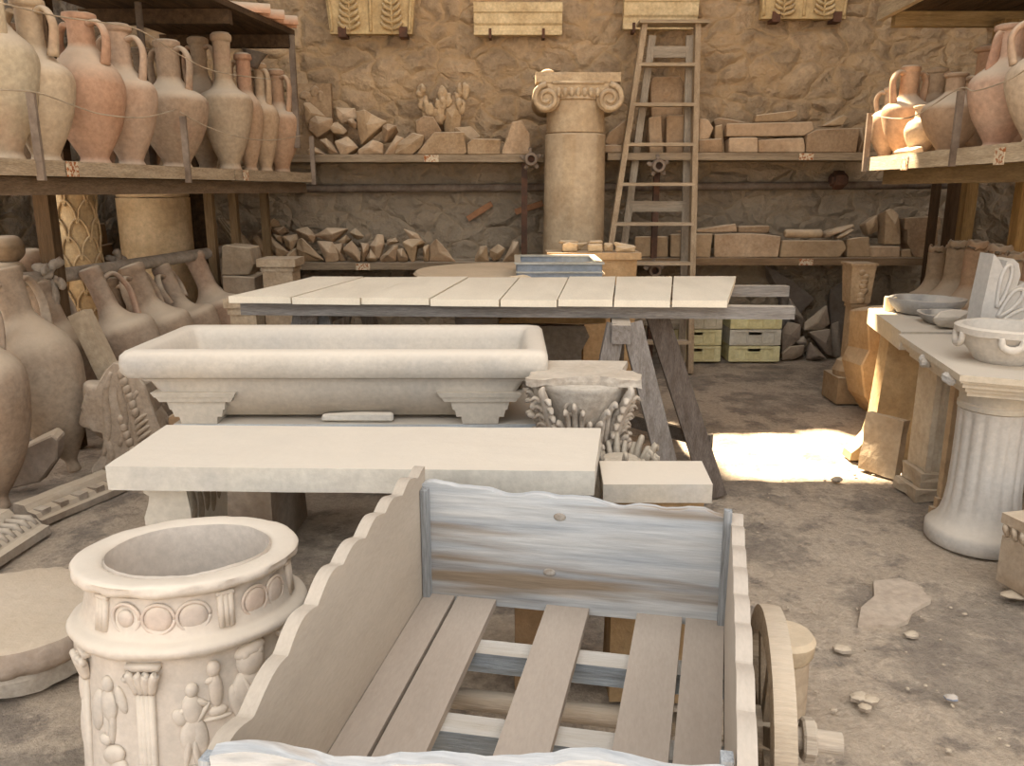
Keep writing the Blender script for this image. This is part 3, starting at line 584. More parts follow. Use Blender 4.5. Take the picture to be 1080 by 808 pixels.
for pts, dy, z, lab in (
    ([(385, 150), (405, 135), (495, 240), (490, 262), (390, 262)], 0, W1, 'large flat-faced chunk at the left end of the lower shelf heap'),
    ([(430, 135), (450, 120), (555, 210), (530, 235), (500, 225)], -.03, None, 'ribbed shard lying diagonally at the left of the lower shelf heap'),
    ([(400, 120), (440, 75), (470, 85), (470, 115), (425, 138)], .08, None, 'dark stone above the ribbed shard on the lower shelf heap'),
    ([(445, 75), (490, 45), (500, 85), (470, 92)], .14, None, 'topmost small stone at the left of the lower shelf heap'),
    ([(475, 95), (535, 85), (545, 115), (520, 128), (480, 120)], .08, None, 'brownish stone at the top, right of the ribbed shard'),
    ([(478, 122), (520, 129), (525, 168), (495, 150)], .03, None, 'small stone squeezed under the brownish stone of the heap'),
    ([(527, 132), (590, 120), (600, 150), (570, 200), (535, 175)], .03, None, 'rounded stone in the middle layer right of the ribbed shard'),
    ([(592, 200), (592, 158), (620, 150), (730, 255), (700, 262), (610, 262)], 0, W1, 'big warm-toned chunk sloping right, bottom layer of the lower heap'),
    ([(585, 100), (640, 85), (690, 130), (680, 165), (600, 138)], .05, None, 'orange-tinged angular stone over the big warm-toned chunk'),
    ([(672, 130), (740, 90), (840, 95), (795, 128), (760, 163)], .04, None, 'pointed stone with a dark top lying highest in mid heap'),
    ([(685, 162), (760, 165), (800, 225), (790, 262), (735, 262)], 0, W1, 'upright block below the pointed dark-topped stone'),
    ([(765, 182), (810, 172), (806, 225), (828, 262), (800, 262)], .03, W1, 'narrow wedge between two upright blocks in mid heap'),
    ([(812, 200), (855, 157), (900, 220), (900, 262), (870, 262)], 0, W1, 'pyramid-shaped stone near the middle of the lower heap'),
    ([(842, 115), (870, 92), (915, 135), (880, 152)], .08, None, 'small triangular stone on top, right of the pointed one'),
    ([(790, 155), (830, 125), (848, 148), (820, 170)], .07, None, 'thin sliver resting above the narrow wedge'),
    ([(525, 262), (545, 220), (590, 195), (608, 262)], .02, W1, 'low stone under the rounded stone, bottom layer of the heap'),
    ([(95, 100), (165, 28), (190, 100)], .1, None, 'peaked stone on the low slab behind the timber posts'),
    ([(45, 262), (45, 105), (190, 102), (190, 262)], .1, W1, 'long low slab behind the timber posts at left'),
    ([(45, 100), (50, 40), (90, 35), (95, 100)], .2, None, 'dim brown block behind the peaked stone at left')):
    frag(pts, OC, SC, 7.06 + dy, lab, z, group=GC, facet=0.06, depth=0.2, bev=0.006, shrink=0.7 if 'slab' not in lab else .95)
OD, SD = (380, 220), 5.4
for pts, dy, z, lab in (
    ([(5, 312), (0, 200), (45, 207), (45, 240), (20, 312)], 0, W1, 'upright grey chunk right of the pyramid-shaped stone'),
    ([(50, 212), (92, 147), (125, 152), (135, 200), (105, 285), (85, 285), (52, 225)], .05, None, 'kite-shaped stone in the second layer of the lower heap'),
    ([(28, 290), (52, 240), (92, 290), (88, 312), (30, 312)], 0, W1, 'small rounded stone under the kite-shaped one'),
    ([(105, 285), (190, 217), (213, 217), (205, 312), (110, 312)], 0, W1, 'broad ramp-shaped chunk right of the kite-shaped stone'),
    ([(142, 182), (200, 165), (215, 192), (150, 212)], .08, None, 'flat stone on top of the ramp-shaped chunk'),
    ([(207, 242), (240, 230), (268, 290), (266, 312), (212, 312)], 0, W1, 'egg-shaped stone left of the big toothed chunk'),
    ([(235, 200), (270, 180), (350, 187), (368, 205), (322, 215), (305, 312), (285, 312)], .01, W1, 'big toothed chunk, tallest at the right side of the heap'),
    ([(240, 115), (320, 140), (350, 184), (282, 178)], .06, None, 'slanting slab shard capping the big toothed chunk'),
    ([(357, 225), (388, 210), (388, 312), (360, 312)], 0, W1, 'narrow upright stone between the toothed and the sail-shaped chunk'),
    ([(392, 220), (430, 175), (500, 255), (545, 312), (390, 312)], 0, W1, 'sail-shaped stone at the right end of the continuous heap'),
    ([(650, 312), (650, 285), (680, 225), (720, 220), (735, 312)], 0, W1, 'first of three lone stones on the lower shelf left of the column'),
    ([(737, 285), (735, 245), (785, 210), (825, 235), (800, 290), (760, 312)], 0, W1, 'middle of three lone stones on the lower shelf left of the column'),
    ([(808, 312), (870, 195), (905, 195), (905, 312)], 0, W1, 'triangular lone stone on the lower shelf beside the iron post')):
    frag(pts, OD, SD, 7.06 + dy, lab, z, group=GC, facet=0.06, depth=0.2, bev=0.006, shrink=0.7)
GE, OE, SE = 'carved blocks on the lower right shelf', (720, 210), 3.857
for pts, dy, z, lab, nm in (
    ([(-195, 235), (-195, 150), (-60, 150), (-60, 235)], .02, W2, 'plain block on the lower shelf seen between the ladder rails', 'stone_block'),
    ([(-50, 235), (-48, 140), (125, 138), (112, 235)], 0, W2, 'stone block on the lower shelf just right of the ladder', 'stone_block'),
    ([(128, 235), (128, 140), (265, 135), (405, 148), (390, 235)], 0, W2, 'long moulded block with a notched end on the lower shelf', 'moulded_block'),
    ([(-20, 134), (215, 100), (222, 132), (128, 137)], .04, None, 'thin slab lying across two blocks on the lower shelf right of the ladder', 'stone_slab'),
    ([(225, 136), (225, 110), (355, 108), (352, 138)], .1, None, 'flat slab on the back of the long moulded block', 'stone_slab'),
    ([(395, 235), (405, 165), (655, 165), (670, 200), (640, 235)], 0, W2, 'dark rounded-bottom slab standing on edge on the lower shelf', 'stone_slab'),
    ([(585, 160), (585, 140), (620, 120), (700, 100), (705, 115), (600, 158)], .05, None, 'curved shard lying on the dark rounded slab', 'stone_fragment'),
    ([(630, 160), (640, 148), (690, 122), (705, 127), (660, 160)], .02, None, 'small shard in front of the curved shard', 'stone_fragment'),
    ([(670, 235), (670, 160), (760, 150), (765, 235)], .03, W2, 'brown block right of the dark rounded slab', 'stone_block'),
    ([(767, 235), (767, 190), (885, 190), (885, 235)], 0, W2, 'low wide block under the upright broken pier', 'stone_block'),
    ([(745, 100), (795, 62), (807, 130), (762, 148)], .08, None, 'pointed stone balanced on the brown block', 'stone_fragment'),
    ([(828, 186), (835, 45), (855, 38), (885, 60), (890, 186)], .02, None, 'upright broken pier with a flared top on the lower shelf', 'stone_fragment'),
    ([(940, 235), (915, 180), (915, 125), (903, 120), (905, 75), (1050, 68), (1052, 120), (1037, 125), (1040, 180), (1000, 235)], .02, W2, 'rounded carved capital with a square top at the right end of the lower shelf', 'capital_fragment'),
    ([(890, 235), (893, 205), (930, 200), (935, 235)], 0, W2, 'small cube of stone left of the rounded capital', 'stone_block')):
    frag(pts, OE, SE, 7.06 + dy, lab, z, group=GE, name=nm, facet=0.05 if nm == 'stone_fragment' else 0.0, depth=0.2, shrink=0.9, m=m_carved if 'mould' in lab or 'capital' in lab else None)
p = P(847, 246, Y=7.1); bm = MB(); lathe(bm, [(0.028, -0.16), (0.036, -0.15), (0.036, 0.15), (0.028, 0.16)], 18, T(ry=PI / 2)); rough(bm, 0.004, 20)
rl = obj('stone_roll', bm, m_stone, None, True, 'c4aa88'); rl.location = (p.x, p.y, P(847, 250, Y=7.1).z + 0.03); tag(rl, 'pale cylindrical stone roll lying on the dark rounded slab', 'stone', GE)
GH = 'broken slabs heaped under the lower shelf'
for pts, dy, z, lab, c in (
    ([(330, 300), (440, 360), (540, 440), (490, 490), (440, 668), (400, 668), (400, 420)], .26, 0, 'largest dark slab leaning on the wall behind the slab heap', '80766c'),
    ([(600, 400), (660, 365), (700, 520), (690, 668), (605, 668)], .26, 0, 'tall dark slab leaning on the wall by the pilaster', '776c60'),
    ([(430, 470), (440, 400), (500, 490), (490, 522)], .15, None, 'narrow dark stone in front of the largest leaning slab', '8d8378'),
    ([(495, 535), (500, 505), (590, 430), (605, 510), (570, 532)], .1, None, 'wedge-shaped stone on top of the slab heap', 'ab9b88'),
    ([(405, 636), (405, 545), (430, 500), (490, 510), (480, 570)], .06, None, 'pale-edged slab leaning at the left of the slab heap', '97897a'),
    ([(512, 540), (605, 527), (612, 640), (588, 632)], .05, None, 'square-cornered slab tipped at the right of the slab heap', '95887a'),
    ([(405, 668), (405, 640), (440, 610), (500, 605), (495, 650), (455, 668)], 0, 0, 'fluted chunk lying at the foot of the slab heap', 'a0917e'),
    ([(503, 668), (507, 640), (520, 590), (590, 662), (560, 668)], 0, 0, 'triangular chunk on the ground in the slab heap', '94877a'),
    ([(607, 640), (607, 527), (640, 517), (650, 668), (620, 668)], .1, 0, 'upright stone beside the pilaster base in the slab heap', '8f8374'),
    ([(455, 580), (500, 557), (510, 588), (492, 606)], .08, None, 'small stone in the hollow of the slab heap', '857a6e')):
    frag(pts, OE, SE, 7.1 + dy, lab, z, group=GH, facet=0.04, depth=0.13, col=c)
# plastic crates
def crate(px0, px1, y0, y1, Y, label, col, z):
    a = P(px0, y1, Y=Y); b = P(px1, y0, Y=Y); W = b.x - a.x; H = b.z - a.z; D = 0.34
    t = thing('crate', label, 'crate', ((a.x + b.x) / 2, Y + D / 2, z), group='stacked plastic crates')
    bm = MB(); h = H - 0.008; wl = 0.012; hx = W / 2; hy = D / 2
    box(bm, -hx, hx, -hy, hy, 0, 0.012)
    for y in (-hy, hy - wl):
        box(bm, -hx, -0.055, y, y + wl, 0.012, h); box(bm, 0.055, hx, y, y + wl, 0.012, h); box(bm, -0.055, 0.055, y, y + wl, 0.012, h * 0.62); box(bm, -0.055, 0.055, y, y + wl, h * 0.86, h)
    for x in (-hx, hx - wl): box(bm, x, x + wl, -hy + wl, hy - wl, 0.012, h)
    obj('shell', bm, m_crate, t, col=col)
    bm = MB(); e = 0.01
    for q0, q1 in ((-hx - e, -hx * 0.78), (-0.075, -0.06), (0.06, 0.075), (hx * 0.78, hx + e)): box(bm, q0, q1, -hy - e, -hy - 0.0005, 0.01, h)
    for q in (0.05, 0.85): box(bm, -hx - e, hx + e, -hy - e * 1.3, -hy - 0.0005, h * q, h * q + 0.014)
    obj('rib', bm, m_crate, t, col=col)
    bm = MB(); box(bm, -0.062, 0.062, -hy - 0.008, -hy - 0.0005, h * 0.58, h * 0.66); box(bm, -0.062, 0.062, -hy - 0.008, -hy - 0.0005, h * 0.84, h * 0.9); obj('handle', bm, m_crate, t, col=col)
    return H
for x0, x1, rows in ((771, 824, ((349, 383, 'e0d7a8', 'yellow crate at the bottom of the stack right of the ladder'), (331, 349, 'cfc9ba', 'grey-white crate in the middle of the stack right of the ladder'), (313, 331, 'e0d6a4', 'yellow crate on top of the stack right of the ladder'))),
                     (710, 761, ((349, 383, 'dcd2a4', 'yellow crate at the bottom of the stack behind the ladder foot'), (331, 349, 'dcd2a4', 'yellow crate in the middle of the stack behind the ladder foot'), (313, 331, 'c6bba4', 'drab crate on top of the stack behind the ladder foot')))):
    z = 0.0
    for k, (y0, y1, c, lab) in enumerate(rows): crate(x0, x1, 349 - 18, 383 - 34 + 18 - 18 + 0, 7.06, lab, c, z); z += 0.148

# ------------------------------------------------------------------ things fixed to the rear wall
def molding(bm, prof, x0, x1):
    """prof: (y, z) closed outline, swept along x"""
    prism(bm, prof, 'x', x0, x1)
def wall_plaque(px0, px1, py0, py1, label, carved, brackets, trap=0.0, fill=None):
    Y = 7.40; a = P(px0, py1, Y=Y); b = P(px1, py0 if py0 >= -30 else -30, Y=Y); W = b.x - a.x; H = b.z - a.z
    t = thing('relief_plaque' if carved else 'cornice_block', label, 'relief panel' if carved else 'cornice', ((a.x + b.x) / 2, 7.385, a.z))
    bm = MB(); c = 'cdb283' if carved else 'dcc69c'
    if carved:
        prism(bm, [(-W / 2 + trap, 0), (W / 2 - trap, 0), (W / 2 + trap * .3, H), (-W / 2 - trap * .3, H)], 'y', 0, 0.07); bevel(bm, 0.006)
        obj('slab', bm, m_carved, t, col=c)
        bm = MB()
        for x in (-W / 2 + trap + 0.02, 0, W / 2 - trap - 0.02): tube(bm, [(x, -0.008, 0.02), (x * 1.04, -0.012, H * 0.5), (x * 1.12, -0.01, H * .98)], 0.014, 8, sm=4)
        for s in (-0.25, 0.25):
            cx = s * W * 0.95
            tube(bm, [(cx, -0.01, 0.01), (cx, -0.015, H * .95)], 0.01, 8, sm=4)
            for k in range(7):
                z = H * (0.08 + 0.12 * k); ll = W * 0.10 * (1.15 - 0.08 * k)
                for q in (-1, 1):
                    tube(bm, [(cx, -0.008, z), (cx + q * ll * .6, -0.026, z + H * .04), (cx + q * ll, -0.022, z + H * .11), (cx + q * ll * .8, -0.012, z + H * .13)], [0.010, 0.016, 0.012, 0.005], 8, sm=4)
        obj('acanthus_relief', bm, m_carved, t, True, c)
    else:
        prism(bm, [(0.07, 0), (0.0, 0), (0.0, H * .12), (0.012, H * .14), (0.004, H * .3), (-0.015, H * .36), (-0.03, H * .68), (-0.045, H * .70), (-0.05, H * .80), (-0.05, H), (0.07, H)], 'x', -W / 2, W / 2)
        obj('moulding', bm, m_carved, t, col=c)
    for px in brackets:
        x = P(px, py1, Y=Y).x - t.location.x
        bm = MB(); wd = 0.035 if carved else 0.012
        box(bm, x - wd, x + wd, -0.03 if carved else -0.006, 0.1, -0.03, -0.003); box(bm, x - wd, x + wd, -0.035 if carved else -0.012, -0.028 if carved else -0.004, -0.03, 0.05); obj('bracket', bm, m_iron, t)
wall_plaque(345, 437, -20, 36, 'acanthus-carved panel flaring upward, held on the wall above the rubble shelf', True, (362, 426), trap=0.03)
wall_plaque(500, 593, 4, 37, 'pale moulded cornice strip on the wall above the column', False, (517, 573))
wall_plaque(657, 737, -10, 31, 'pale moulded cornice block on the wall at the head of the ladder', False, (668,))
wall_plaque(802, 895, -25, 20, 'striped carved panel with leaf tufts on two brackets, right of the ladder', True, (817, 881))
p = P(328, 121, Y=7.3); t = thing('relief_plaque', 'dim carved relief panel leaning on the wall behind the far left jars', 'relief panel', (p.x, 7.3, U1 + 0.001))
bm = MB(); W_, H_ = 0.36, P(328, 88, Y=7.3).z - U1; box(bm, -W_ / 2, W_ / 2, 0, 0.07, 0, H_); bevel(bm, 0.01); rough(bm, 0.006, 9, 1); obj('slab', bm, m_carved, t, col='a98f70')
bm = MB()
for k in range(9): blob(bm, (R.uniform(-.14, .14), 0, R.uniform(.35, .9) * H_), (R.uniform(.02, .05), 0.015, R.uniform(.03, .07)), None, 12)
rough(bm, 0.015, 26)
obj('relief', bm, m_carved, t, True, 'a98f70')
for pts, lab in (([(555, 110), (575, 95), (600, 135), (625, 160), (615, 345), (570, 345)], 'broken carved figure fragment on the upper shelf, left of the leaf-headed one'),
                 ([(640, 130), (660, 95), (720, 90), (725, 140), (698, 345), (655, 345)], 'tall carved fragment with a leafy head behind the moulded base')):
    o = frag(pts, OA, SA, 7.34, lab, U1, depth=0.1, name='carved_fragment', facet=0.06, m=m_carved, group=None, col='c0a581', shrink=.8)
    bm = MB(); V = [P(OA[0] + x / SA, OA[1] + y / SA, Y=7.32) for x, y in pts[:5]]
    for v in V[:4]:
        for k in range(3): blob(bm, Vector((v.x + R.uniform(-.05, .03), 7.33 + R.uniform(-.02, .02), v.z - R.uniform(0, .1))) - o.location, (R.uniform(.025, .045), 0.03, R.uniform(.04, .07)), Matrix.Rotation(R.uniform(-.04, .04), 4, 'Y'), 12)
    rough(bm, 0.022, 26)
    obj('leaf_carving', bm, m_carved, o, True, 'c0a581')

# ------------------------------------------------------------------ column with Ionic capital
t = thing('ionic_column', 'tall stone column with a scrolled Ionic capital, left of the ladder', 'column', (0.515, 6.86, 0), kind='thing')
z1, z2, z3 = P(605, 140, Y=6.62).z, P(605, 108, Y=6.62).z, P(605, 76, Y=6.62).z
bm = MB(); lathe(bm, [(0.262, 0), (0.262, 0.02), (0.245, z1 - 0.01), (0.238, z1)], 48); rough(bm, 0.004, 9, 0); obj('shaft', bm, m_stone, t, True, 'b9a384', ang=0.6)
bm = MB(); lathe(bm, [(0.228, z1 + 0.004), (0.236, z1 + 0.012), (0.232, z2 - 0.05), (0.24, z2 - 0.03), (0.235, z2 + 0.02), (0.255, z2 + 0.03), (0.25, z2 + 0.05), (0.2, z2 + 0.06)], 48); obj('neck_drum', bm, m_stone, t, True, 'bca687', ang=0.6)
bm = MB(); box(bm, -0.33, 0.33, -0.25, 0.25, z3 - 0.075, z3); bevel(bm, 0.015); box(bm, -0.29, 0.29, -0.24, 0.24, z2 + 0.04, z3 - 0.07); rough(bm, 0.012, 9, 2, 3); obj('abacus', bm, m_carved, t, False, 'c2ab8a')
for s in (-1, 1):
    bm = MB(); cz = z2 + 0.03
    for yy in (-0.25, 0.25):
        pts = [(s * (0.245 + 0.105 * (1 - k / 26) * math.cos(PI / 2 - s * 0 - k * 0.5)), yy, cz + 0.105 * (1 - k / 26) * math.sin(PI / 2 - k * 0.5)) for k in range(22)]
        tube(bm, pts, [0.024, 0.018, 0.012], 8)
    lathe(bm, [(0.085, -0.24), (0.105, -0.23), (0.07, -0.08), (0.065, 0), (0.07, 0.08), (0.105, 0.23), (0.085, 0.24)], 24, T((s * 0.245, 0, cz), rx=PI / 2)); obj('volute', bm, m_carved, t, True, 'bfa888')
bm = MB()
for k in range(7): blob(bm, (-0.15 + 0.05 * k, -0.245, z2 + 0.075), (0.021, 0.02, 0.035))
tube(bm, [(-0.2, -0.25, z3 - 0.078), (0.2, -0.25, z3 - 0.078)], 0.012, 8); obj('egg_band', bm, m_carved, t, True, 'bfa888')
bm = MB()
for k in range(6): blob(bm, (-0.3 + R.uniform(0, .12), R.uniform(-.2, .2), z3 + 0.005), (0.05, 0.05, 0.022))
obj('broken_crust', bm, m_carved, t, True, 'c9b291')
# ------------------------------------------------------------------ wooden stepladder
LC = 'b39d80'
t = thing('stepladder', 'weathered wooden stepladder leaning on the rear wall beside the column', 'ladder', (1.1, 6.6, 0))
def lp(z, u): return Vector((-0.42 + 0.42 * z / 2.83 * 1.0, 0, 0)) if False else None
def front(z, s): return Vector(((0.66 + 0.155 * z) if s < 0 else (1.49 + 0.017 * z), 6.6 + 0.2135 * z, z)) - t.location
def rearp(z, s): return Vector(((0.83 + 0.125 * z) if s < 0 else (1.475 + 0.004 * z), 6.86 + 0.135 * z, z)) - t.location
for s in (-1, 1):
    bm = MB(); bar(bm, front(0, s), front(2.83, s), 0.045, 0.09); obj('front_rail', bm, m_woodz, t, col=LC)
    bm = MB(); bar(bm, rearp(0, s), rearp(2.75, s), 0.06, 0.03); obj('rear_rail', bm, m_woodz, t, col='a89a86')
for k in range(8):
    z = 2.507 - 0.3215 * k
    bm = MB(); a, b = front(z, -1), front(z, 1); box(bm, a.x, b.x, a.y - 0.05, a.y + 0.05, z - 0.013, z + 0.013); obj('step', bm, m_wood, t, col='bba68a')
for z in (0.4, 1.36, 2.62):
    bm = MB(); a, b = rearp(z, -1), rearp(z, 1); box(bm, a.x, b.x, a.y - 0.012, a.y + 0.012, z - 0.045, z + 0.045); obj('rear_crosspiece', bm, m_wood, t, col='a89a86')
bm = MB(); a, b = front(2.83, -1), front(2.83, 1); box(bm, a.x - 0.05, b.x + 0.08, a.y - 0.09, a.y + 0.10, 2.83, 2.855); obj('cap', bm, m_wood, t, col='b09c80')

# ------------------------------------------------------------------ columns and pots behind the left rack
bm = MB(); p = P(150, 250, Y=6.05)
t = thing('column_drum', 'thick smooth column stump glowing cream behind the left rack', 'column', (p.x - 0.0, 6.3, 0), kind='thing')
lathe(bm, [(0.262, 0), (0.262, 1.44)], 44); rough(bm, 0.003, 6); obj('drum', bm, m_stone, t, True, 'e2c69c', ang=.6)
bm = MB(); lathe(bm, [(0.25, 1.444), (0.258, 1.45), (0.258, 1.53), (0.25, 1.54)], 44); rough(bm, 0.003, 6); obj('upper_drum', bm, m_stone, t, True, 'dcc098', ang=.6)
p = P(64, 245, Y=4.95); t = thing('leaf_column', 'slim column carved with overlapping leaves, just right of the rack post', 'column', (p.x, 5.15, 0), kind='thing')
bm = MB(); lathe(bm, [(0.118, 0), (0.118, 0.3), (0.112, 1.5)], 36); obj('shaft', bm, m_carved, t, True, 'd2b88e', ang=.6)
bm = MB()
for r in range(13):
    for k in range(6):
        a = 2 * PI * (k + 0.5 * (r % 2)) / 6; z = 0.06 + r * 0.11
        q = [(0.123 * math.cos(a + d), 0.123 * math.sin(a + d), z + h) for d, h in ((-.5, 0.02), (-.42, .1), (-.2, .15), (0, .165), (.2, .15), (.42, .1), (.5, .02))]
        tube(bm, q, 0.008, 6, sm=3)
obj('leaf_carving', bm, m_carved, t, True, 'cbb087')
sz = 0.98
t = thing('low_shelf', 'orange-brown plank ledge carrying pots behind the rack post at left', 'shelf', (-3.12, 5.3, 0))
bm = MB(); prism(bm, [(-0.3, -2.0), (0.12, -2.0), (0.3, -0.25), (-0.3, -0.25)], 'z', sz - 0.05, sz); obj('board', bm, m_woody, t, col='a88058')
bm = MB(); bar(bm, (-0.15, -1.6, 0), (-0.15, -1.6, sz - 0.05), 0.07, 0.07); bar(bm, (-0.1, -0.5, 0), (-0.1, -0.5, sz - 0.05), 0.07, 0.07); obj('leg', bm, m_dark, t)
def pot(px, py, Y, r, h, label, col, z, name='pot'):
    q = P(px, py, Y=Y); bm = MB(); lathe(bm, [(r * .6, 0), (r * .95, h * .25), (r, h * .55), (r * .8, h * .9), (r * .5, h), (r * .4, h * .97)], 28, sm=3)
    o = obj(name, bm, m_clay, None, True, col); o.location = (q.x, Y, z + 0.001); return tag(o, label, 'pot' if name == 'pot' else 'stone')
pot(30, 268, 4.95, 0.10, 0.17, 'round dusty pot beside the leaf-carved column', '93826e', sz)
pot(4, 268, 4.5, 0.10, 0.13, 'lower of two stacked drums at the left photo edge', '8b7860', sz, 'stone_drum'); pot(5, 250, 4.52, 0.09, 0.14, 'upper of two stacked drums at the left photo edge', '8b7860', sz + 0.131, 'stone_drum')
for pts, z, lab, c in (([(460, 425), (455, 310), (535, 305), (545, 425)], None, 'brown block stacked behind the two lit columns, upper', '9a7c58'), ([(450, 540), (455, 430), (570, 425), (585, 540)], None, 'brown block stacked behind the two lit columns, lower', '8f7454')):
    frag(pts, (0, 180), 5.385, 6.3, lab, None, name='stone_block', facet=0, depth=0.25, col=c, shrink=.95)
q = P(105, 281, Y=6.25).z
t = thing('plinth', 'dim plinth under the stacked brown blocks behind the leaning amphorae', 'plinth', (P(97, 285, Y=6.4).x, 6.42, 0)); bm = MB(); box(bm, -.13, .2, -.14, .14, 0, q - 0.002); bevel(bm, .01); obj('block', bm, m_stone, t, col='8d7a64')
# molded slab leaning diagonally, stacked blocks, small pedestal by the heap
o = frag([(220, 45), (262, 38), (388, 180), (382, 240), (340, 240)], OC, SC, 6.98, 'striped moulded slab leaning diagonally at the left end of the lower shelf', W1, depth=0.14, name='moulded_slab', facet=0, col='bda583', m=m_carved, shrink=.95)
bm = MB()
for d in (0.0, 0.33, 0.66):
    a = P(180 + (226 + 36 * d) / SC, 220 + 47 / SC, Y=6.97); b = P(180 + (345 + 42 * d) / SC, 220 + (215 - 25 * d) / SC, Y=6.97); tube(bm, [a - o.location, b - o.location], 0.012, 8)
obj('fillet', bm, m_carved, o, True, 'bda583')
zz = P(240, 310, Y=5.9).z
for pts, lab, z, c in (([(240, 318), (400, 325), (405, 560), (245, 560)], 'rough lower block of the stone stack behind the plank table corner', 0, 'a08e78'), ([(240, 180), (260, 172), (375, 185), (390, 265), (372, 316), (240, 316)], 'square upper block of the stone stack behind the plank table corner', None, 'a4937c')):
    o = frag(pts, OC, SC, 5.95, lab, None, name='stone_block', facet=0, depth=0.24, col=c, shrink=.97)
    if z == 0:
        for v in o.data.vertices:
            if v.co.z < 0.2: v.co.z -= o.location.z - 0.001 if v.co.z < 0.2 else 0
p0, p1 = P(268, 274, Y=5.75), P(309, 274, Y=5.75)
t = thing('pedestal', 'small square pedestal with a moulded cap behind the left corner of the plank table', 'pedestal', ((p0.x + p1.x) / 2, 5.93, 0)); hw = (p1.x - p0.x) / 2
bm = MB(); box(bm, -hw, hw, -hw, hw, p0.z - 0.055, p0.z); bevel(bm, 0.01); box(bm, -hw * .85, hw * .85, -hw * .85, hw * .85, p0.z - 0.09, p0.z - 0.05); obj('cap', bm, m_carved, t, col='b7a388')
bm = MB(); box(bm, -hw * .78, hw * .78, -hw * .78, hw * .78, 0.12, p0.z - 0.088); box(bm, -hw, hw, -hw, hw, 0, 0.12); bevel(bm, 0.008); obj('shaft', bm, m_carved, t, col='b7a388')

# ------------------------------------------------------------------ plank table on sawhorses
fr = [240, 307, 380, 453, 527, 588, 647, 708, 768]; rr = [330, 375, 420, 465, 509, 574, 622, 673, 777]
rr = [330, 375, 420, 465, 509, 571, 622, 673, 726]; rr = [330, 384, 440, 494, 548, 600, 650, 710, 777]
t = thing('plank_table', 'long table of dusty pale planks laid crosswise on two sawhorses', 'table', (-0.1, 4.2, 0)); o_ = t.location
for k in range(8):
    g = 0.004; bm = MB(); f = lambda px: P(px, 313 + (px - 240) * 5 / 528, Z=1.0); q = [f(fr[k]), f(fr[k + 1]), P(rr[k + 1], 292, Z=1.0), P(rr[k], 292, Z=1.0)]
    q = [v - o_ for v in q]; jz = R.uniform(-0.004, 0.004); jy = R.uniform(-0.012, 0.012)
    prism(bm, [(q[0].x + g, q[0].y + jy), (q[1].x - g, q[1].y + jy), (q[2].x - g, q[2].y + jy), (q[3].x + g, q[3].y + jy)], 'z', 0.968 + jz, 1.0 + jz); rough(bm, 0.0015, 5, 1, k); obj('plank', bm, m_dusty, t, col='e4d8c2')
for ya_, yb_, xa, xb in ((3.93, 3.78, -1.32, 1.33), (4.62, 4.62, -1.16, 1.58)):
    bm = MB(); bar(bm, Vector((xa, ya_, 0.935)) - o_, Vector((xb, yb_, 0.935)) - o_, 0.06, 0.06); rough(bm, 0.003, 8, 3); obj('batten', bm, m_wood, t, col='97918a')
WG = '928a82'
def sawhorse(label, beam, legs, brace):
    t = thing('sawhorse', label, 'trestle', (beam[0][0], beam[0][1], 0)); o = t.location
    bm = MB(); bar(bm, Vector(beam[0]) - o, Vector(beam[1]) - o, 0.085, 0.085); bevel(bm, .006); obj('beam', bm, m_woody, t, col=WG)
    for a, b, s1, s2, c in legs:
        bm = MB(); bar(bm, Vector(a) - o, Vector(b) - o, s1, s2); rough(bm, 0.003, 9, 2); obj('leg', bm, m_woodz, t, col=c)
    for a, b in brace:
        bm = MB(); bar(bm, Vector(a) - o, Vector(b) - o, 0.025, 0.07); obj('brace', bm, m_wood, t, col='7d746a')
B = P(655, 344, Y=3.62)
sawhorse('sawhorse carrying the right end of the plank table, legs splayed toward the sun patch', ((B.x, 3.60, 0.86), (B.x + 0.12, 4.7, 0.86)),
         (((B.x - 0.015, 3.67, 0.9), (0.30, 3.55, 0), 0.085, 0.05, WG), ((B.x + 0.055, 3.68, 0.9), (0.78, 3.45, 0), 0.095, 0.05, WG),
          ((0.72, 4.0, 0.9), (1.02, 3.80, 0), 0.11, 0.05, '786c62'), ((B.x + 0.1, 4.35, 0.9), (0.60, 4.45, 0), 0.04, 0.06, '857b70')), (((0.62, 4.28, 0.27), (1.0, 3.86, 0.27)), ((0.33, 3.60, 0.27), (0.70, 3.52, 0.27))))
sawhorse('sawhorse under the left end of the plank table, mostly hidden by the marble trough', ((-1.02, 4.0, 0.86), (-0.92, 4.8, 0.86)),
         (((-1.06, 4.05, 0.89), (-1.25, 3.95, 0), 0.085, 0.05, 'a3a09c'), ((-0.97, 4.06, 0.89), (-0.78, 3.92, 0), 0.085, 0.05, 'a3a09c'), ((-0.98, 4.75, 0.89), (-1.15, 4.85, 0), 0.085, 0.05, WG), ((-0.88, 4.75, 0.89), (-0.7, 4.85, 0), 0.085, 0.05, WG)), (((-1.2, 3.99, 0.3), (-0.85, 3.97, 0.3)),))
p0, p1 = P(243, 325, Y=4.55), P(269, 325, Y=4.55); t = thing('pedestal', 'stone pedestal with a stepped cap under the left corner of the plank table', 'pedestal', ((p0.x + p1.x) / 2 - .02, 4.68, 0))
bm = MB(); box(bm, -.1, .1, -.1, .1, 0.84, 0.895); box(bm, -.085, .085, -.085, .085, 0.80, 0.845); obj('cap', bm, m_carved, t, col='c0ae94'); bm = MB(); box(bm, -.075, .075, -.075, .075, 0, 0.802); obj('shaft', bm, m_carved, t, col='c0ae94')

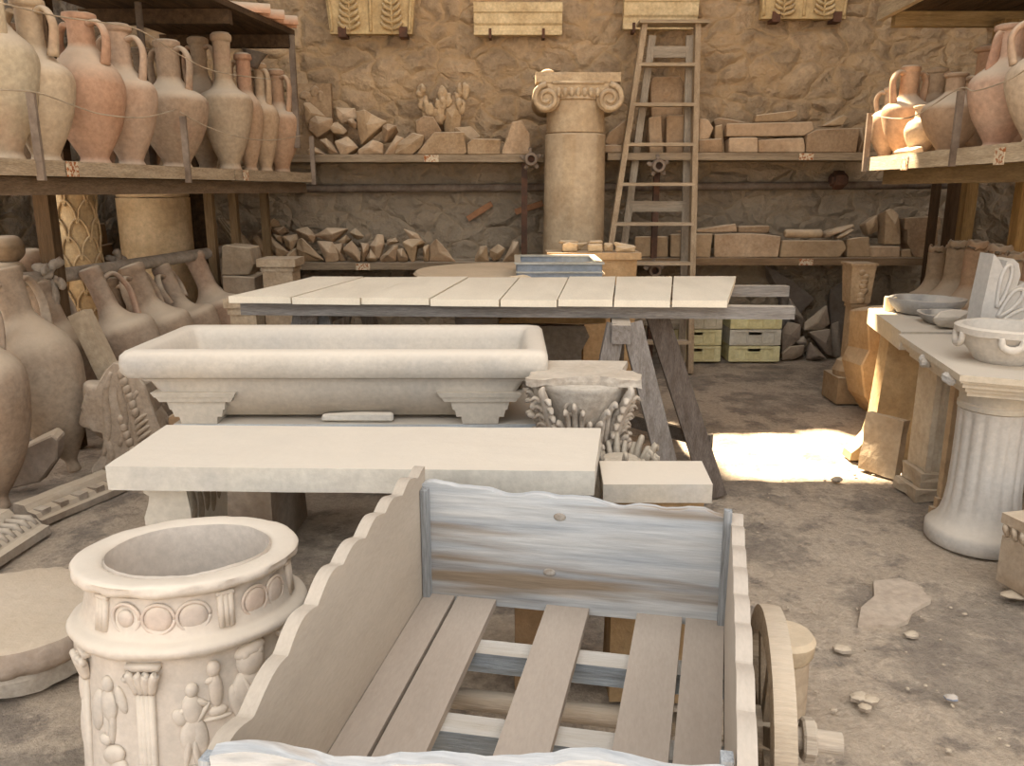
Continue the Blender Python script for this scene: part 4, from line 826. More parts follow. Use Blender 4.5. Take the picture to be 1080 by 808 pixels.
# ------------------------------------------------------------------ round table, grey tray crate, plinth with bits
t = thing('round_table', 'round stone table top behind the plank table', 'table', (-0.02, 5.66, 0))
bm = MB(); lathe(bm, [(0.6, 0.885), (0.66, 0.9), (0.665, 0.935), (0.65, 0.95)], 64); obj('tabletop', bm, m_stone, t, True, 'c4a985', ang=.5)
bm = MB(); lathe(bm, [(0.3, 0), (0.3, 0.08), (0.2, 0.14), (0.17, 0.5), (0.2, 0.8), (0.28, 0.884)], 32, sm=3); obj('pedestal', bm, m_stone, t, True, 'ad957a')
a, b = P(546, 285, Y=5.12), P(634, 285, Y=5.12); W_ = b.x - a.x; zt = 0.951
t = thing('tray', 'shallow blue-grey plastic tray standing on the round stone table', 'crate', ((a.x + b.x) / 2, 5.43, zt))
bm = MB(); hx = W_ / 2; hy = 0.31; h = 0.09
box(bm, -hx, hx, -hy, hy, 0, 0.01)
for s in (-1, 1): box(bm, -hx, hx, s * hy - 0.008, s * hy + 0.008, 0.01, h); box(bm, s * hx - 0.008, s * hx + 0.008, -hy + .008, hy - .008, 0.01, h)
obj('shell', bm, m_crate, t, col='8e96a0')
bm = MB()
for s in (-1, 1): box(bm, -hx - .018, hx + .018, s * hy - 0.02, s * hy + 0.02, h, h + 0.012); box(bm, s * hx - 0.02, s * hx + 0.02, -hy + .02, hy - .02, h, h + 0.012)
box(bm, -hx - .012, hx + .012, -hy - 0.016, -hy - .008, 0.035, 0.045); obj('rim', bm, m_crate, t, col='b4b3ac')
frag([(365, 265), (380, 250), (440, 205), (490, 205), (495, 262)], (530, 230), 5.14, 5.3, 'wedge of pale stone lying in the blue-grey tray', zt + 0.012, depth=0.14, col='d1b48e', facet=.03)
frag([(30, 245), (110, 236), (160, 250), (180, 262), (100, 262)], (530, 230), 5.14, 5.02, 'pale pointed shard lying at the left rim of the tray', zt + 0.001, depth=0.1, col='dcc29a', facet=.02)
a = P(577, 268, Y=6.0)
px_ = P(677, 265, Y=6.0); x0_, x1_ = a.x, px_.x; zp = 1.045
t = thing('plinth', 'broad stone plinth with small sunlit stones on it, before the column foot', 'plinth', ((x0_ + x1_) / 2, 6.17, 0)); hx = (x1_ - x0_) / 2
bm = MB(); box(bm, -hx, hx, -.16, .16, zp - .05, zp); bevel(bm, .012); obj('slab', bm, m_stone, t, col='c3a57e')
bm = MB(); box(bm, -hx * .2, hx * .92, -.14, .14, 0, zp - .052, taper=.95); rough(bm, .01, 8, 2); obj('block', bm, m_stone, t, col='bb9c74')
for pts, dy, lab, z in (([(300, 140), (310, 120), (410, 122), (412, 140), (360, 145)], .06, 'flat bit of stone resting on the first stub of the plinth', None), ([(325, 195), (325, 150), (360, 140), (410, 150), (408, 195)], .02, 'first cylindrical stub from the left on the plinth', zp),
                        ([(335, 85), (470, 78), (440, 100), (430, 120), (370, 120)], .2, 'mushroom-topped stone rising highest behind the bits on the plinth', zp), ([(465, 140), (480, 125), (545, 122), (545, 140)], .05, 'thin stone lying on the middle stub of the plinth', None),
                        ([(463, 195), (463, 150), (545, 150), (545, 195)], .02, 'middle stub of stone on the plinth', zp), ([(550, 195), (550, 150), (598, 148), (600, 195)], .05, 'narrow stub right of the middle one on the plinth', zp),
                        ([(600, 135), (610, 128), (720, 150), (725, 165), (615, 160)], .02, 'tilted bar of stone across the right stub on the plinth', None), ([(615, 200), (615, 165), (720, 168), (720, 200)], .0, 'right-hand stub of stone at the plinth corner', zp)):
    frag(pts, (530, 230), 5.14, 6.05 + dy, lab, z, depth=0.12, col='cbb08a', group='small stones on the plinth', facet=.01, shrink=.9)

# ------------------------------------------------------------------ marble trough
def rloft(bm, secs, rad=0.0, seg=1):
    rings = []
    for x0, x1, y0, y1, z in secs:
        ring = []
        r = min(rad, (x1 - x0) / 3, (y1 - y0) / 3)
        for cx, cy, a0 in ((x1 - r, y1 - r, 0), (x0 + r, y1 - r, PI / 2), (x0 + r, y0 + r, PI), (x1 - r, y0 + r, 1.5 * PI)):
            for k in range(seg + 1):
                a = a0 + PI / 2 * k / max(seg, 1); ring.append(bm.verts.new((cx + r * math.cos(a), cy + r * math.sin(a), z)))
        rings.append(ring)
    n = len(rings[0])
    for i in range(len(rings) - 1):
        for k in range(n): bm.faces.new((rings[i][k], rings[i][(k + 1) % n], rings[i + 1][(k + 1) % n], rings[i + 1][k]))
    bm.faces.new(rings[0][::-1]); bm.faces.new(rings[-1])
TX0, TX1, TY0, TY1 = -1.50, 0.14, 2.98, 3.64
t = thing('trough', 'long marble trough with a thick rounded rim on moulded feet', 'trough', ((TX0 + TX1) / 2, (TY0 + TY1) / 2, 0.6)); HX, HY = (TX1 - TX0) / 2, (TY1 - TY0) / 2
def sec(ix, iy, z): return (-HX + ix, HX - ix, -HY + iy, HY - iy, z)
bm = MB(); rloft(bm, [sec(.28, .20, .012), sec(.235, .14, .02), sec(.17, .09, .08), sec(.115, .06, .14), sec(.09, .055, .178), sec(.06, .05, .180), sec(.06, .045, .190), sec(.035, .035, .194), sec(.015, .015, .20), sec(.002, .002, .222), sec(0, 0, .255), sec(.004, .004, .285), sec(.018, .018, .30), sec(.045, .045, .307), sec(.07, .07, .302), sec(.085, .085, .29), sec(.10, .10, .25), sec(.13, .13, .13), sec(.2, .2, .09)], 0.03, 3)
obj('basin', bm, m_marble, t, True, 'c9c0b2', ang=.7)
for s in (-1, 1):
    fx = -HX + .265 if s < 0 else HX - .265
    for fy in (-HY + .13, HY - .13):
        bm = MB()
        for hx_, hy_, z0, z1 in ((.165, .09, .115, .135), (.15, .08, .095, .115), (.115, .065, .06, .095), (.10, .06, .03, .06), (.075, .055, 0, .03)): box(bm, fx - hx_, fx + hx_, fy - hy_, fy + hy_, z0, z1, taper=.93)
        obj('foot', bm, m_marble, t, False, 'c4bcae')
t = thing('stone_bench', 'blue-grey stone bench carrying the marble trough', 'bench', (-0.68, 3.3, 0))
bm = MB(); box(bm, -.66, .80, -.24, .36, .53, .598); bevel(bm, .008); rough(bm, .004, 6, 2); obj('top', bm, m_marble, t, False, 'b9c0c4')
for x in (-.45, .42):
    bm = MB(); box(bm, x - .16, x + .16, -.26, .26, 0, .529); rough(bm, .01, 6, 2); obj('support', bm, m_stone, t, False, '8e8172')
frag([(770, 395), (768, 372), (790, 366), (1020, 364), (1015, 396)], (100, 320), 3.233, 3.075, 'thin white slip of stone lying on the bench edge below the trough', 0.60, depth=0.035, col='d4cfc4', facet=0, shrink=1, name='stone_slip', m=m_marble)
frag([(1, 0), (0.2, 14), (40, 20), (60, 3)], (208, 434), 1.0, 3.45, 'brown angular block under the left end of the trough', 0.60 - .6, depth=0.2, col='a88f70', facet=0.0) if False else None
# carved table support behind the trough
Yb = 4.35
def sil(pts, Y, z0=None): return [(v.x, v.z if z0 is None else v.z) for v in (P(x, y, Y=Y) for x, y in pts)]
t = thing('table_support', 'dark carved stone table support with a curling right edge under the plank table', 'stone support', (0.22, 4.5, 0))
q = sil([(498, 345), (617, 345), (622, 356), (614, 372), (614, 388), (624, 398)], Yb)
bm = MB(); prism(bm, [(x - .22, z) for x, z in q] + [(q[-1][0] - .2, 0), (q[0][0] - .22, 0)], 'y', -.12, .12); bevel(bm, .012); rough(bm, .006, 7, 1); obj('body', bm, m_carved, t, False, '8d8274')
bm = MB(); q = sil([(526, 341), (530, 333), (560, 331), (640, 333), (638, 341)], Yb); prism(bm, [(x - .22, z) for x, z in q], 'y', -.16, .2); rough(bm, .01, 7, 2); obj('cap', bm, m_stone, t, False, 'a3875f')
bm = MB(); p = P(508, 333, Y=4.3); lathe(bm, [(.11, 0), (.115, .02), (.1, .5), (.115, p.z)], 24); o = obj('stone_drum', bm, m_stone, None, True, '8d857c', ang=.6); o.location = (p.x - .03, 4.3, 0); tag(o, 'grey column drum under the plank table left of the carved support', 'stone')
# ------------------------------------------------------------------ acanthus capital beside the trough
t = thing('corinthian_capital', 'broken Corinthian capital with acanthus leaves between trough and sawhorse', 'capital', (0.262, 2.98, 0)); zt = .835
bm = MB(); q = [(-.215, -.13), (-.17, -.155), (-.05, -.12), (.06, -.115), (.12, -.15), (.205, -.16), (.215, -.08), (.16, .02), (.2, .17), (-.2, .17), (-.16, .02)]
prism(bm, q, 'z', zt - .032, zt); bevel(bm, .012); rough(bm, .014, 11, 2); obj('abacus', bm, m_carved, t, False, 'c0b7aa')
bm = MB(); lathe(bm, [(.135, .45), (.14, .5), (.15, .62), (.17, .72), (.2, zt - .03)], 32, T(loc=(0, .01, 0)), sm=3); obj('bell', bm, m_carved, t, True, 'b3ab9f')
bm = MB()
for row, (z0, r0, hh, n_) in enumerate(((.47, .142, .13, 8), (.57, .148, .17, 8))):
    for k in range(n_):
        a = 2 * PI * (k + .5 * row) / n_ + .2
        for d, sc_ in ((0, 1), (-.16, .85), (.16, .85), (-.29, .6), (.29, .6)):
            ca, sa = math.cos(a + d), math.sin(a + d)
            tube(bm, [((r0 + e) * ca, (r0 + e) * sa + .01, z0 + hh * sc_ * f) for e, f in ((0, 0), (.008, .4), (.022, .8), (.05, 1.0), (.06, .93))], [.020, .022, .02, .016, .008], 8, sm=3, flat=.6)
obj('acanthus_leaf', bm, m_carved, t, True, 'bab1a5')
for a in (-2.3, -.75, .8, 2.4):                                # corner leaves curling up to the horns of the abacus
    ca, sa = math.cos(a), math.sin(a); sd = Vector((-sa, ca, 0)); bm = MB()
    tube(bm, [(r_ * ca, r_ * sa + .01, z_) for r_, z_ in ((.15, .56), (.175, .64), (.2, .72), (.23, .785), (.22, .80))], [.03, .034, .034, .028, .012], 10, sm=4, flat=.55)
    for k in range(6):
        for s_ in (-1, 1):
            c0 = Vector(((.155 + .013 * k) * ca, (.155 + .013 * k) * sa + .01, .575 + .034 * k))
            tube(bm, [c0, c0 + sd * s_ * .03 + Vector((.014 * ca, .014 * sa, .018)), c0 + sd * s_ * .046 + Vector((.022 * ca, .022 * sa, .002))], [.014, .014, .006], 6, sm=3, flat=.6)
    obj('corner_leaf', bm, m_carved, t, True, 'bab1a5')
bm = MB(); tube(bm, [(-.045 + .036 * (1 - k / 14) * math.cos(k * .7), -.152, .72 + .036 * (1 - k / 14) * math.sin(k * .7)) for k in range(12)], [.010, .006], 6); obj('scroll', bm, m_carved, t, True, 'bab1a5')
bm = MB(); lathe(bm, [(.16, 0), (.16, .05), (.13, .1), (.125, .36), (.15, .44), (.15, .455)], 28); obj('drum', bm, m_stone, t, True, '9d9486', ang=.5)
bm = MB(); lathe(bm, [(.08, 0), (.085, .3), (.075, .40), (.08, .50), (.082, .56), (.06, .575)], 24); o = obj('capital_fragment', bm, m_carved, None, True, 'aaa294', ang=.6); o.location = (0.385, 2.72, 0)
for k in range(8):
    a = k * PI / 4; ca, sa = math.cos(a), math.sin(a); b2 = MB()
    for d, q in ((0, 1), (-.25, .85), (.25, .85)): tube(b2, [(r_ * math.cos(a + d), r_ * math.sin(a + d), .40 + h_ * q) for r_, h_ in ((.075, 0), (.088, .09), (.10, .17), (.125, .225), (.13, .20))], [.018, .024, .022, .016, .008], 8, sm=3, flat=.6)
    obj('leaf', b2, m_carved, o, True, 'aaa294')
tag(o, 'small leafy capital standing right of the slab table under the big broken capital', 'capital')

# ------------------------------------------------------------------ marble slab table and short slab
SX0, SX1, SY0, SY1, SZ = -1.125, 0.245, 2.115, 2.52, 0.755
t = thing('slab_table', 'thick pale marble slab table in front of the trough', 'table', (-0.45, 2.3, 0))
bm = MB(); v = [(SX0 + .45, SY0 - 2.3), (SX1 + .45 - .02, SY0 - 2.34), (SX1 + .45 + .04, SY1 - 2.34), (SX0 + .45, SY1 - 2.3)]; prism(bm, v, 'z', SZ - .07, SZ); bevel(bm, .012, 2); rough(bm, .003, 6, 3, 2); obj('top', bm, m_marble, t, False, 'cfc8ba')
bm = MB(); lx0 = -.545
prism(bm, [(lx0 - .065, .684), (lx0 - .06, .655), (lx0 - .045, .645), (lx0 - .05, .62), (lx0 - .065, .58), (lx0 - .06, .4), (lx0 - .05, .1), (lx0 - .08, .0), (lx0 + .08, 0), (lx0 + .05, .1), (lx0 + .06, .4), (lx0 + .07, .6), (lx0 + .06, .684)], 'y', -.13, .17); bevel(bm, .006); obj('support', bm, m_marble, t, False, 'd0c8b9')
bm = MB()
for k in range(5): blob(bm, (lx0 + .062, -.1 + .05 * k, .6 - .02 * (k % 2)), (.012, .03, .06))
obj('side_carving', bm, m_carved, t, True, 'a89c8a')
bm = MB(); box(bm, .46, .60, -.10, .18, 0, .684); rough(bm, .008, 7, 2); obj('rear_support', bm, m_stone, t, False, '9a7f60')
t = thing('short_slab', 'short dusty slab on a brown block, tucked between slab table and sawhorse', 'stone slab', (0.42, 2.22, 0))
bm = MB(); prism(bm, [(-.165, -.1), (.14, -.1), (.155, .1), (-.155, .1)], 'z', .645, .70); bevel(bm, .006); obj('top', bm, m_marble, t, False, 'cabda8')
bm = MB(); box(bm, -.13, .12, -.09, .09, 0, .644); rough(bm, .008, 7, 2); obj('block', bm, m_stone, t, False, 'a58a66')

# ------------------------------------------------------------------ carved well head
t = thing('well_head', 'cylindrical marble well head carved with relief figures, front left', 'well head', (-0.765, 1.70, 0.0), rx=-.10); t.scale = (1, 1, .975); ZT = .69
def chip(a, r, z): return r
bm = MB(); prof = [(.285, 0), (.29, .03), (.265, .06), (.25, .12), (.243, .3), (.238, .48), (.24, .525), (.258, .535), (.266, .548), (.26, .560), (.245, .567), (.236, .575), (.228, .61), (.224, .655), (.23, .66), (.249, .670), (.254, .681), (.25, .691), (.238, .697), (.20, .695), (.185, .685), (.18, .66), (.178, .3), (.1, .28)]
lathe(bm, prof, 96, sm=2)
for v in bm.verts:
    r = math.hypot(v.co.x, v.co.y)
    if .645 < v.co.z < .69 and r > .226:
        a = math.atan2(v.co.y, v.co.x); n_ = noise.noise((a * 5, v.co.z * 14, 2)); f = 1 - .05 * max(0, n_ + .25); v.co.x *= f; v.co.y *= f
rough(bm, .003, 14); obj('body', bm, m_marble, t, True, 'cdc2b5', ang=.9)
A0 = math.atan2(-1.74, .77)
def on(a, r, z): return Vector((r * math.cos(A0 + a), r * math.sin(A0 + a), z))
def relief(name, items, base=.240, da=0.0):
    bm = MB()
    for a, z, ra, rz_, dpt, tl in ((q[0] + da, q[1] + .022, *q[2:]) for q in items): blob(bm, (0, 0, 0), (dpt * .75, ra * 1.08, rz_ * 1.08), Matrix.Translation(on(a, base, z)) @ Matrix.Rotation(A0 + a, 4, 'Z') @ Matrix.Rotation(tl, 4, 'X'), 12)
    obj(name, bm, m_marble, t, True, 'cabfb2')
for a in (-.92, .27, 1.2):
    bm = MB()
    for d in (-.045, 0, .045): tube(bm, [on(a + d, .233, .58), on(a + d, .226, .655)], .008, 8)
    for z, w_ in ((.578, .085), (.655, .085)): tube(bm, [on(a - w_, .228, z), on(a, .229, z), on(a + w_, .228, z)], .006, 8, sm=3)
    obj('triglyph', bm, m_marble, t, True, 'cdc2b5')
for a in (-.64, -.33, -.02, .58, .86):
    bm = MB(); rr_ = .033; tube(bm, [on(a + rr_ / .228 * math.cos(k * PI / 12), .229, .615 + rr_ * math.sin(k * PI / 12)) for k in range(25)], .004, 8)
    if a == -.64: blob(bm, (0, 0, 0), (.009, .02, .02), Matrix.Translation(on(a, .228, .615)) @ Matrix.Rotation(A0 + a, 4, 'Z'))
    else: blob(bm, (0, 0, 0), (.006, .03, .03), Matrix.Translation(on(a, .228, .615)) @ Matrix.Rotation(A0 + a, 4, 'Z'))
    obj('roundel', bm, m_marble, t, True, 'cdbcae')
for a in (-.46, -1.25, .95):
    bm = MB()
    for d in (-.055, -.02, .02, .055): tube(bm, [on(a + d, .249, .06), on(a + d, .242, .455)], .0075, 8)
    box(bm, -.012, .014, -.036, .036, .508, .522, Matrix.Translation(on(a, .238, 0)) @ Matrix.Rotation(A0 + a, 4, 'Z'))
    for q in (-.09, -.03, .03, .09): tube(bm, [on(a + q * .7, .243, .455), on(a + q, .250, .485), on(a + q * 1.35, .256, .503), on(a + q * 1.4, .252, .49)], [.009, .011, .009, .005], 8, sm=3)
    obj('colonnette', bm, m_marble, t, True, 'cabfb2')
relief('relief_figure', [(.13, .43, .013, .016, .014, 0), (.125, .385, .02, .035, .016, .1), (.06, .385, .024, .008, .01, .6), (.19, .40, .02, .008, .01, -.5), (.11, .33, .022, .04, .014, -.2), (.17, .325, .018, .045, .014, .15), (.02, .37, .014, .02, .012, .4), (.08, .30, .008, .05, .014, -.15), (.14, .29, .008, .045, .015, .05), (.2, .37, .007, .03, .012, -.6)], da=-.2)
relief('relief_figure', [(.42, .47, .014, .018, .016, 0), (.43, .42, .014, .04, .014, .05), (.44, .37, .02, .012, .012, 0), (.40, .445, .014, .008, .01, .3), (.44, .355, .03, .006, .012, 0)], da=-.3)
relief('relief_bust', [(.78, .465, .032, .036, .03, 0), (.78, .49, .036, .018, .026, .2), (.83, .445, .02, .02, .02, 0), (.78, .40, .045, .05, .024, 0), (.66, .37, .02, .05, .018, .3), (.92, .38, .022, .055, .018, -.2), (.65, .32, .022, .022, .016, 0), (.78, .33, .04, .05, .016, 0), (.74, .395, .008, .045, .03, .35), (.82, .395, .008, .045, .03, -.35), (.70, .33, .007, .05, .02, .1), (.76, .32, .007, .05, .022, 0), (.82, .33, .007, .05, .022, -.1), (.72, .485, .016, .016, .026, 0), (.84, .485, .016, .016, .026, 0)], da=-.32)
relief('relief_figure', [(.05, .235, .022, .022, .02, 0), (.12, .22, .045, .028, .022, .2), (.02, .15, .03, .045, .02, -.2), (.16, .14, .025, .06, .02, .2), (-.04, .21, .02, .012, .012, .5), (.2, .265, .02, .018, .016, 0)], .25, -.15)
relief('relief_figure', [(-.62, .28, .03, .02, .016, .4), (-.56, .24, .022, .035, .018, 0), (-.6, .17, .03, .045, .018, .2), (-.72, .31, .016, .012, .012, 0), (-.5, .19, .014, .03, .012, -.4)], .246, -.18)
relief('relief_figure', [(-.75, .44, .014, .018, .014, 0), (-.75, .39, .022, .036, .014, 0), (-.6, .41, .012, .03, .012, .3), (-.9, .37, .02, .05, .016, -.2), (-.55, .46, .008, .008, .01, 0), (-.78, .34, .008, .04, .012, .1), (-.72, .34, .008, .04, .012, -.1)], da=-.1)
relief('relief_head', [(-1.3, .465, .024, .03, .026, 0), (-1.3, .40, .02, .045, .018, 0), (-1.32, .3, .024, .06, .02, 0)])

# ------------------------------------------------------------------ low round altar at left, floor fragments
t = thing('stone_altar', 'low broken round stone base at the left photo edge beside the well head', 'stone base', (-1.60, 2.36, 0))
bm = MB(); lathe(bm, [(.21, 0), (.24, .01), (.245, .06), (.235, .075), (.235, .085)], 48); rough(bm, .008, 9, 1); obj('lower_band', bm, m_carved, t, True, 'b8aea0', ang=.7)
bm = MB(); lathe(bm, [(.24, .086), (.255, .10), (.275, .12), (.28, .16), (.272, .185), (.24, .195)], 48); rough(bm, .012, 8, 1, 4, .02); obj('upper_drum', bm, m_stone, t, True, 'b9aa9b', ang=.8)
CF = 'a89c8d'
def floor_molding(a, b, w_, h, label, lumps, name='cornice_fragment', col=CF, rot=0.0):
    a = Vector(a); b = Vector(b); d = b - a; L_ = d.length; t = thing(name, label, 'stone', a, math.atan2(d.y, d.x))
    bm = MB(); prism(bm, [(0, 0), (0, h * .35), (w_ * .12, h * .4), (w_ * .2, h * .62), (w_ * .5, h * .7), (w_ * .6, h), (w_, h), (w_, 0)], 'x', 0, L_); bevel(bm, .005); rough(bm, .004, 14, 2); obj('block', bm, m_stone, t, False, col)
    bm = MB(); n_ = int(L_ / lumps)
    for k in range(n_):
        x = (k + .5) * L_ / n_
        if lumps > .05:
            b2 = MB(); box(b2, x - lumps * .28, x + lumps * .28, w_ * .14, w_ * .5, h * .36, h * .76); bevel(b2, .006); rough(b2, .006, 20, 1, k); obj('dentil', b2, m_carved, t, False, col)
        else: tube(bm, [(x, w_ * .16, h * .42), (x, w_ * .26, h * .68), (x, w_ * .5, h * .74)], [lumps * .3, lumps * .42, lumps * .3], 8)
    if lumps < .05: obj('carved_band', bm, m_carved, t, True, col)
    else: bm.free()
a = P(45, 556, Z=0); b = P(136, 517, Z=0); floor_molding((a.x, a.y, 0), (b.x, b.y, 0), .17, .09, 'long carved cornice lying on the floor in front of the leaning amphorae', .085)
a = P(-45, 628, Z=0); b = P(54, 562, Z=0); floor_molding((a.x, a.y, 0), (b.x, b.y, 0), .3, .11, 'cornice with a row of egg-and-dart carving on the floor at the left photo edge', .045, col='b0a698')
frag([(0, 513), (20, 503), (58, 486), (65, 491), (63, 512), (45, 535), (0, 545)], (0, 0), 1.0, 3.86, 'broken grey slab propped on edge below the nearest leaning amphorae', 0.0, depth=.09, col='96897c', facet=0.0, name='stone_slab', shrink=1)
o = frag([(118, 375), (135, 379), (152, 400), (162, 430), (172, 455), (160, 480), (130, 503), (95, 503), (95, 490), (108, 470), (106, 452), (95, 450), (84, 425), (88, 408), (100, 404), (110, 384)], (0, 0), 1.0, 4.0, 'tall broken acanthus-carved corner block with a rolled scroll at its left', 0.0, depth=.26, col='ab9c8a', facet=.0, name='carved_block', m=m_carved, shrink=.9)
bm = MB(); L0 = o.location; C_ = lambda px, py, d=0.0: P(px, py, Y=4.0 - d) - L0
lathe(bm, [(.03, -.12), (.062, -.11), (.055, 0), (.066, .1), (.03, .12)], 20, T(C_(100, 426, -.06), ry=.25), sm=3); 
for q in ([(118, 392), (112, 415), (115, 450), (110, 480)], [(131, 394), (127, 415), (133, 440), (127, 470)], [(146, 412), (138, 428), (145, 460), (140, 490)], [(112, 460), (118, 480), (110, 496)]): tube(bm, [C_(x, y, -.008) for x, y in q], [.012, .024, .014], 8, sm=4)
for k in range(12): blob(bm, C_(128 + 3 * (k % 6), 395 + 8 * k, .0), (.022, .022, .03), None, 8)
for k in range(9): tube(bm, [C_(156 + k * 1.5, 436 + k * 6, -.01), C_(146 + k * 1.5, 443 + k * 6, .008), C_(138 + k * 1.5, 454 + k * 5, -.01)], [.008, .013, .006], 8, sm=3)
obj('acanthus_relief', bm, m_carved, o, True, 'ab9c8a')
bm = MB(); a, b = P(84, 330, Y=4.42), P(138, 440, Y=4.35); a2 = a; d = (b - a).normalized(); kf = (0.06 - a.z) / d.z; b = a + d * kf
bar(bm, a, b, .10, .085); bm2 = bm; rough(bm, .004, 8, 3); o = obj('pillar_fragment', bm, m_stone, None, False, 'b8a68c'); tag(o, 'slim square pillar piece leaning against the leaning amphorae', 'stone')
for pts, Y, lab, c in (([(148, 415), (188, 408), (188, 470), (148, 470)], 4.5, 'fluted block standing behind the carved corner block, under the trough end', 'a08e78'), ([(176, 440), (200, 425), (250, 428), (250, 470), (176, 470)], 4.1, 'brown angular block on the floor below the left foot of the trough', 'b09373')):
    o = frag(pts, (0, 0), 1.0, Y, lab, None, depth=.2, col=c, facet=0, name='stone_block', shrink=.95)
    zz = o.location.z
    for v in o.data.vertices:
        if v.co.z < .12: v.co.z = -zz + .001

# ------------------------------------------------------------------ wooden cart
t = thing('cart', 'old two-wheeled wooden cart with scalloped sides and a slatted bed, front centre', 'cart', (-.424, .976, 0), -.19); CW, CLn, BZ = .78, 1.04, .45
bm = MB(); n_ = 150
def wav(s, amp=1.0): return amp * (.015 * abs(math.sin(s * PI * 8.5)) + .016 * noise.noise((s * 9, 1.3, 0)))
def side_h(s): return .26 + .14 * math.sin(min(1, s * 1.25 + .02) * PI * .5) * (1 - .22 * max(0, s - .45) / .55) + wav(s)
pl = [(s * CLn, BZ + .0 + side_h(s) - .04) for s in (k / n_ for k in range(n_ + 1))]
def panel(poly, axis, a, b, name, m, col, M=None):
    bm = MB(); prism(bm, poly, axis, a, b, M); bevel(bm, .004, 2, .9); return obj(name, bm, m, t, False, col)
panel([(0, BZ - .03)] + pl + [(CLn, BZ - .03)], 'x', -.028, 0, 'side_panel', m_dusty, 'b9ad9d')
pr_ = [(s * CLn, BZ + .265 + .025 * math.sin(s * PI) + wav(s, .8)) for s in (.122 + .878 * k / n_ for k in range(n_ + 1))]
panel([(.127, BZ - .03)] + pr_ + [(CLn, BZ - .03)], 'x', 0, .028, 'side_panel', m_dusty, 'bfb3a4', T((CW - .062, 0, 0), rz=-.0595))
rp_ = [(x, BZ + .308 - .03 * (x / CW) + .005 * math.sin(x * 21) + .004 * math.sin(x * 47) + .004 * noise.noise((x * 30, 0, 0))) for x in (CW * k / 60 for k in range(61))]
o = panel([(0.002, BZ - .02)] + rp_ + [(CW - .002, BZ - .02)], 'y', CLn - .028, CLn - .002, 'end_panel', m_panel, None)
kb = MB()
for x, z in ((.36, .245), (.335, .09)): blob(kb, (x, CLn - .0285, BZ + z), (.016, .0025, .011))
obj('knot', kb, mat('board_knot', 'b9b2a8', '8d7c68', scale=40, bump=.2), o, True)
npn = [(x, BZ + .272 + .007 * math.sin(x * 24) + .007 * math.sin(x * 13 + 1) + .004 * noise.noise((x * 30, 7, 0))) for x in (CW * k / 60 for k in range(61))]
bm = MB(); NR = math.atan2(.125, CW); prism(bm, [(0.002, BZ - .03)] + [(x / math.cos(NR) * .915, z) for x, z in npn] + [(CW * .915 / math.cos(NR) - .002, BZ - .03)], 'y', 0, .026, T(rz=NR)); bevel(bm, .004, 2, .9); o = obj('end_panel', bm, m_panel, t)
kb = MB(); blob(kb, (.13, .019, BZ + .235), (.016, .003, .012)); obj('knot', kb, bpy.data.materials['board_knot'], o, True)
for x, y in ((.011, CLn - .042), (CW - .011, CLn - .042), (-.01, .012), (CW - .066, .15)):
    bm = MB(); box(bm, x - .009, x + .009, y - .012, y + .012, BZ - .02, BZ + (.30 if y > .5 else .268)); bevel(bm, .003); obj('corner_batten', bm, m_woodz, t, False, 'aeb2b4')
for f0, f1 in ((0, .108), (.114, .252), (.42, .567), (.718, .868), (.874, 1)):
    bm = MB(); prism(bm, [(f0 * (CW - .058) + .002, .03 + .167 * f0), (f1 * (CW - .058) - .002, .03 + .167 * f1), (f1 * CW - .002, CLn - .03), (f0 * CW + .002, CLn - .03)], 'z', BZ - .022, BZ + R.uniform(-.001, .001)); bevel(bm, .002); obj('bed_plank', bm, m_dusty, t, False, 'ada092')
for y, h in ((.82, .05), (.53, .05), (.20, .05)):
    bm = MB(); box(bm, -.02, CW + .02, y - .03, y + .03, BZ - .023 - h, BZ - .0225); obj('cross_beam', bm, m_wood, t, False, 'a3adb5')
for x in (.06, CW - .06):
    bm = MB(); box(bm, x - .03, x + .03, .06 if x < .3 else .14, CLn + .02, BZ - .145, BZ - .074); obj('chassis_beam', bm, m_woody, t, False, '9a8b78')
WX, WZ, WR = .62, .292, .287
bm = MB(); tube(bm, [(-.2, .8, WZ), (CW + .25, .8, WZ)], .026, 14); obj('axle', bm, m_wood, t, True, 'c2b6a6')
for x in (.06, CW - .06):
    bm = MB(); box(bm, x - .035, x + .035, .76, .84, WZ - .03, BZ - .146); obj('axle_block', bm, m_wood, t, False, '9a8b78')
for s, xw in ((-1, -.1), (1, CW + .088)):
    M_ = T((xw, .8, WZ), ry=PI / 2)
    bm = MB(); lathe(bm, [(.228, -.022), (WR, -.022), (WR + .002, 0), (WR, .022), (.228, .022), (.228, -.022)], 56, M_, close=False); wh = obj('wheel', bm, m_wood, t, True, 'b7aa97', ang=.6)
    for k in range(8):
        a = k * PI / 4 + .2; bm = MB(); bar(bm, (xw, .8 + .05 * math.cos(a), WZ + .05 * math.sin(a)), (xw, .8 + .24 * math.cos(a), WZ + .24 * math.sin(a)), .03, .04); obj('spoke', bm, m_woodz, wh, False, '8d7f6c')
    bm = MB(); lathe(bm, [(.04, -.06), (.06, -.045), (.065, 0), (.06, .045), (.04, .06)], 20, M_); obj('hub', bm, m_wood, wh, True, '9d907e')
    bm = MB(); lathe(bm, [(.045, -.015), (.05, -.01), (.05, .01), (.045, .015)], 8, T((xw + s * .09, .8, WZ), ry=PI / 2)); obj('linchpin_collar', bm, m_wood, wh, False, 'b9ae9f')
for x in (.06, CW - .06):
    bm = MB(); bar(bm, (x, .2, 0), (x, .2, BZ - .146), .05, .05); obj('prop_leg', bm, m_woodz, t, False, '9a8b78')
t = thing('column_stub', 'small round column stub on the floor right of the cart wheel', 'column', (.80, 2.12, 0), kind='thing')
